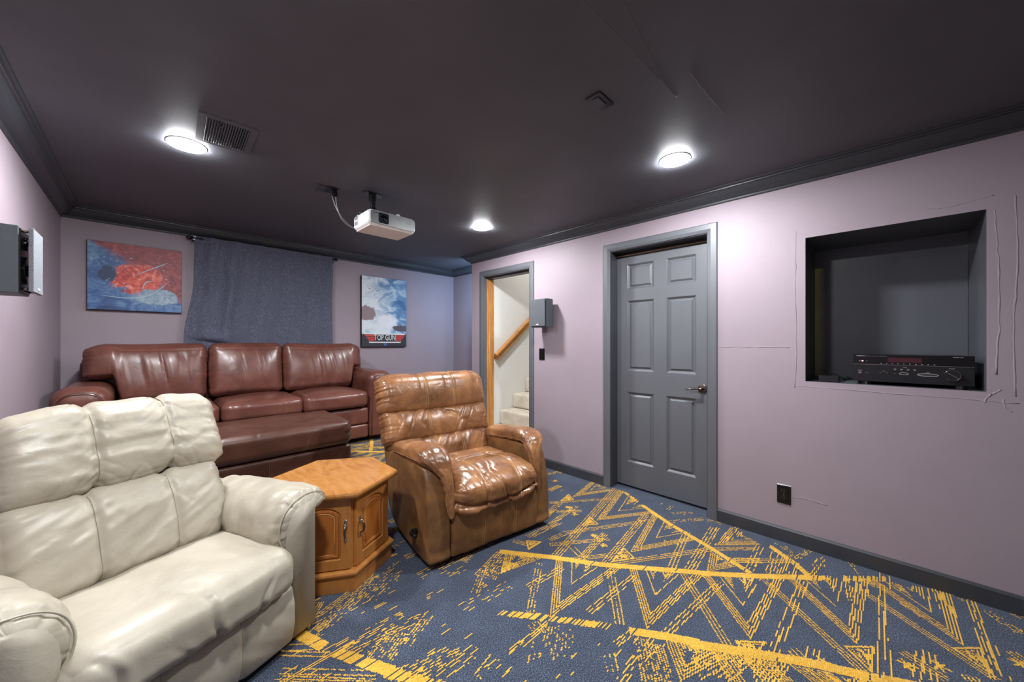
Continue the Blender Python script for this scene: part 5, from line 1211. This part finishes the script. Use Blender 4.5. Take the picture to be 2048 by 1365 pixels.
def sseat_f(sd):
    def f(q, p, n, h):
        x, y, z = p[:, 0], p[:, 1], p[:, 2]
        p[:, 2] += 0.030 * (1 - q[:, 0] ** 2) * (1 - q[:, 1] ** 4) * ss(-0.2, 0.6, q[:, 2]); d = 0.003 * n3(x * 7, y * 7, z * 7, sd)
        fr = np.clip(-n[:, 1], 0, 1); d = d - 0.003 * pl(x * 22, z * 5, sd + 1) * fr
        p += n * d[:, None]; p[:, 1] -= 0.022 * fr * (1 - q[:, 0] ** 4); return p
    return f
for (x0, x1, sd) in ((-0.165, 0.402, 601), (0.408, 0.980, 611), (0.986, 1.568, 621)):
    cushion('seat_cushion', ((x1 - x0) / 2, 0.29, 0.078), 0.045, 0.010, M['maroon'], so, lean(W((x0 + x1) / 2, 3.872, 0.690), 0), sseat_f(sd), [[(x, -1, 0.62) for x in np.linspace(-0.95, 0.95, 50)]], M['stitchm'], 0.0015, 'seam')
def squash(q, p, n, h):
    b = ss(0.1, -0.6, q[:, 2])[:, None]; sq = q * h; p = p * (1 - b) + (p * 0.3 + sq * 0.7) * b
    p += n * (0.003 * n3(p[:, 0] * 8, p[:, 1] * 6, p[:, 2] * 6, 631))[:, None]; return p
for sgn, cx0 in ((1, 1.708), (-1, -0.302)):
    hxx = 0.134
    a_ = cushion('armrest', (hxx, 0.362, 0.33), 0.095, 0.012, M['maroon'], so, lean(W(cx0, 3.952, 0.632), 0), squash)
    # front facing: seam following the rounded arm front, and pleats under the roll
    pts = [(hxx * 0.80 * math.cos(t) * (1 if True else 1), 0.33 - 0.095 - 0.02 + 0.085 * math.sin(t)) for t in np.linspace(0, math.pi, 24)]
    pts = [(hxx * 0.80, -0.31)] + pts + [(-hxx * 0.80, -0.31)]
    tubes('piping', [np.array([W(cx0 + u, 3.5905, 0.632 + v) for u, v in pts])], 0.0035, M['maroon'], a_, 8)
for (z0, z1) in ((0.442, 0.600), (0.305, 0.438)):
    rbox('front_rail', (0.872, 0.05, (z1 - z0) / 2), 0.022, 0.014, M['maroon'], so, lambda q, p, n, zc=(z0 + z1) / 2: p + np.array(W(0.702, 3.652, zc)))
box('base_frame', W(-0.16, 3.70, 0.31), W(1.57, 4.30, 0.61), M['maroon'], so, 0.01)
rbox('back_frame', (1.06, 0.050, 0.40), 0.04, 0.03, M['maroon'], so, lambda q, p, n: p + np.array(W(0.70, 4.270, 0.72)))
for x in (-0.36, 1.76):
    for y in (3.66, 4.26):
        bm = bmesh.new(); add_cyl(bm, W(x, y, 0.278), 0.028, 0.056, 'Z', 20, 0.022); bm_obj('leg', bm, M['black_plastic'], so, True)

# ---------------------------------------------------------------- ottoman
ot = tag(empty('ottoman', (0.615, 3.215, RZ)), 'large maroon leather ottoman in front of the sofa, behind the wooden end table', 'ottoman')
def ot_f(q, p, n, h):
    x, y, z = p[:, 0], p[:, 1], p[:, 2]
    p[:, 2] += 0.020 * (1 - q[:, 0] ** 4) * (1 - q[:, 1] ** 2) * ss(-0.2, 0.6, q[:, 2]); fr = np.clip(-n[:, 1], 0, 1)
    d = 0.003 * n3(x * 6, y * 6, z * 6, 701) - 0.0025 * ridge(n3(x * 5, y * 9, 0 * x, 703), 0.12) * np.clip(n[:, 2], 0, 1)
    c = np.sqrt((h[0] - x) ** 2 + (y + h[1]) ** 2); d = d - 0.012 * pl(z * 40, c * 10, 705) * np.exp(-c / 0.05)
    p += n * d[:, None]; p[:, 1] -= 0.018 * fr; return p
cushion('top_cushion', (0.530, 0.310, 0.096), 0.055, 0.009, M['maroond'], ot, lean((0, 0, 0.302), 0), ot_f, [[(0.40 + 0.03 * math.sin(z * 2), -1, z) for z in np.linspace(-0.95, 0.1, 20)]], M['stitchm'], 0.0012)
rbox('base', (0.522, 0.300, 0.092), 0.02, 0.015, M['maroond'], ot, lambda q, p, n: p + np.array([0, 0, 0.112]) + n * (-0.004 * gs(p[:, 0] + 0.02, 0.008))[:, None])
tubes('seam', [np.array([(-0.02 + o, -0.3005, z) for z in np.linspace(0.03, 0.195, 10)]) for o in (-0.006, 0.006)], 0.0013, M['stitchm'], ot)
for x in (-0.46, 0.46):
    for y in (-0.24, 0.24): box('foot', (x - 0.03, y - 0.03, 0.0), (x + 0.03, y + 0.03, 0.03), M['black_plastic'], ot, 0.003)

# ---------------------------------------------------------------- hexagonal end table
tb = tag(empty('end_table', (0.747, 2.160, 0), math.radians(-91.5)), 'hexagonal honey wood end table with arched cabinet doors between the two recliners', 'table')
def hexa(R, jx=0): return [(R * math.cos(k * math.pi / 3), R * math.sin(k * math.pi / 3)) for k in range(6)]
def hexloft(name, prof, mat, parent):
    rings = [[(R * math.cos(k * math.pi / 3), R * math.sin(k * math.pi / 3), z) for k in range(6)] for R, z in prof]
    o = loft(name, rings, mat, parent); o.data.polygons.foreach_set('use_smooth', [False] * len(o.data.polygons)); return o
hexloft('table_top', [(0.300, 0.468), (0.322, 0.470), (0.334, 0.476), (0.340, 0.485), (0.341, 0.494), (0.337, 0.503), (0.329, 0.509), (0.318, 0.511)], M['honeytop'], tb)
hexloft('cabinet_body', [(0.278, 0.095), (0.278, 0.469)], M['honey'], tb)
hexloft('plinth', [(0.306, 0.0), (0.306, 0.080), (0.318, 0.084), (0.321, 0.092), (0.318, 0.100), (0.308, 0.105), (0.292, 0.106)], M['honey'], tb)
def archloop(w, z0, z1, rise, n=22):
    """closed loop: straight bottom, straight sides, arched top"""
    pts = [(-w, z0), (0, z0), (w, z0), (w, (z0 + z1 - rise) / 2), (w, z1 - rise)]
    for t in np.linspace(0, math.pi, n)[1:-1]: pts.append((w * math.cos(t), z1 - rise + rise * math.sin(t)))
    pts += [(-w, z1 - rise), (-w, (z0 + z1 - rise) / 2)]
    return pts
def panel_door(kface):
    th = kface * math.pi / 3 + math.pi / 6; ap = 0.278 * math.cos(math.pi / 6)
    Mf = Matrix.Rotation(th - math.pi / 2, 4, 'Z') @ Matrix.Translation((0, ap, 0))   # x along the face, y outward
    hw_ = 0.132; z0, z1 = 0.112, 0.462; cxp = 0.0
    wa, za, zb = 0.085, 0.160, 0.425
    bm = bmesh.new()
    def ring(pts, y): return [bm.verts.new(Mf @ Vector((x + sx_, y, z))) for x, z in pts]
    sx_ = 0.0
    outer = []
    arch = archloop(wa, za, zb, 0.045)
    for (x, z) in arch:   # project each arch vertex to the outer rectangle
        cx0, cz0 = 0, (z0 + z1) / 2; dx, dz = x - cx0, z - cz0; s = min(hw_ / abs(dx) if abs(dx) > 1e-6 else 1e9, ((z1 - z0) / 2) / abs(dz) if abs(dz) > 1e-6 else 1e9); outer.append((cx0 + dx * s, cz0 + dz * s))
    cor = [(-hw_, z0), (hw_, z0), (hw_, z1), (-hw_, z1)]
    for c in cor:
        j = min(range(len(outer)), key=lambda i: (outer[i][0] - c[0]) ** 2 + (outer[i][1] - c[1]) ** 2); outer[j] = c
    A0, A, B, B2 = ring(outer, 0.0005), ring(outer, 0.016), ring(arch, 0.016), ring(archloop(wa - 0.006, za + 0.006, zb - 0.006, 0.044), 0.007)
    n = len(arch)
    for P_, Q_ in ((A0, A), (A, B), (B, B2)):
        for i in range(n): bm.faces.new((P_[i], P_[(i + 1) % n], Q_[(i + 1) % n], Q_[i]))
    bm.faces.new(B2)
    d = bm_obj('door', bm, M['honey'], tb)
    bm = bmesh.new(); L = []
    for ins, y in ((0.008, 0.007), (0.012, 0.0135), (0.020, 0.0150), (0.026, 0.0120)):
        L.append([bm.verts.new(Mf @ Vector((x, y, z))) for x, z in archloop(wa - ins, za + ins, zb - ins, 0.043 - ins * 0.4)])
    for P_, Q_ in zip(L[:-1], L[1:]):
        for i in range(n): bm.faces.new((P_[i], P_[(i + 1) % n], Q_[(i + 1) % n], Q_[i]))
    bm.faces.new(L[-1]); bm_obj('raised_panel', bm, M['honeypanel'], d)
    lp = archloop(wa - 0.0285, za + 0.0285, zb - 0.0285, 0.032); P_ = np.array([tuple(Mf @ Vector((x, 0.0125, z))) for x, z in lp + [lp[0]]]); tubes('panel_bead', [P_], 0.0016, M['edge_light'], d, 6)
    return d, Mf
def pull(d, Mf, x, side):
    P = smooth_path([(x, 0.018, 0.268), (x, 0.026, 0.275), (x, 0.042, 0.290), (x, 0.045, 0.312), (x, 0.036, 0.330), (x, 0.022, 0.338)], 30)
    P = np.array([tuple(Mf @ Vector(p)) for p in P]); V, F = tube_np(P, np.interp(np.linspace(0, 1, 30), [0, .3, .55, .8, 1], [0.0035, 0.004, 0.0055, 0.0040, 0.006]), 12); o = mesh_np('door_pull', V, F, M['pewter'], d)
    o['label'] = 'pewter cabinet pull'
    for z, sz, ry in ((0.262, 0.016, 0.008), (0.342, 0.018, 0.008)):
        bm = bmesh.new(); bmesh.ops.create_uvsphere(bm, u_segments=16, v_segments=10, radius=1.0, matrix=Mf @ Matrix.Translation((x, 0.018, z)) @ Matrix.Diagonal((ry, 0.004, sz, 1)))
        if z > 0.3: bmesh.ops.create_uvsphere(bm, u_segments=16, v_segments=10, radius=1.0, matrix=Mf @ Matrix.Translation((x, 0.027, 0.334)) @ Matrix.Diagonal((0.009, 0.010, 0.009, 1)))
        bm_obj('pull_plate', bm, M['chrome'], d, True)
d_, Mf = panel_door(0); pull(d_, Mf, 0.108, 1)
# corner post line and second door
d_, Mf2 = panel_door(5); pull(d_, Mf2, -0.108, 1)
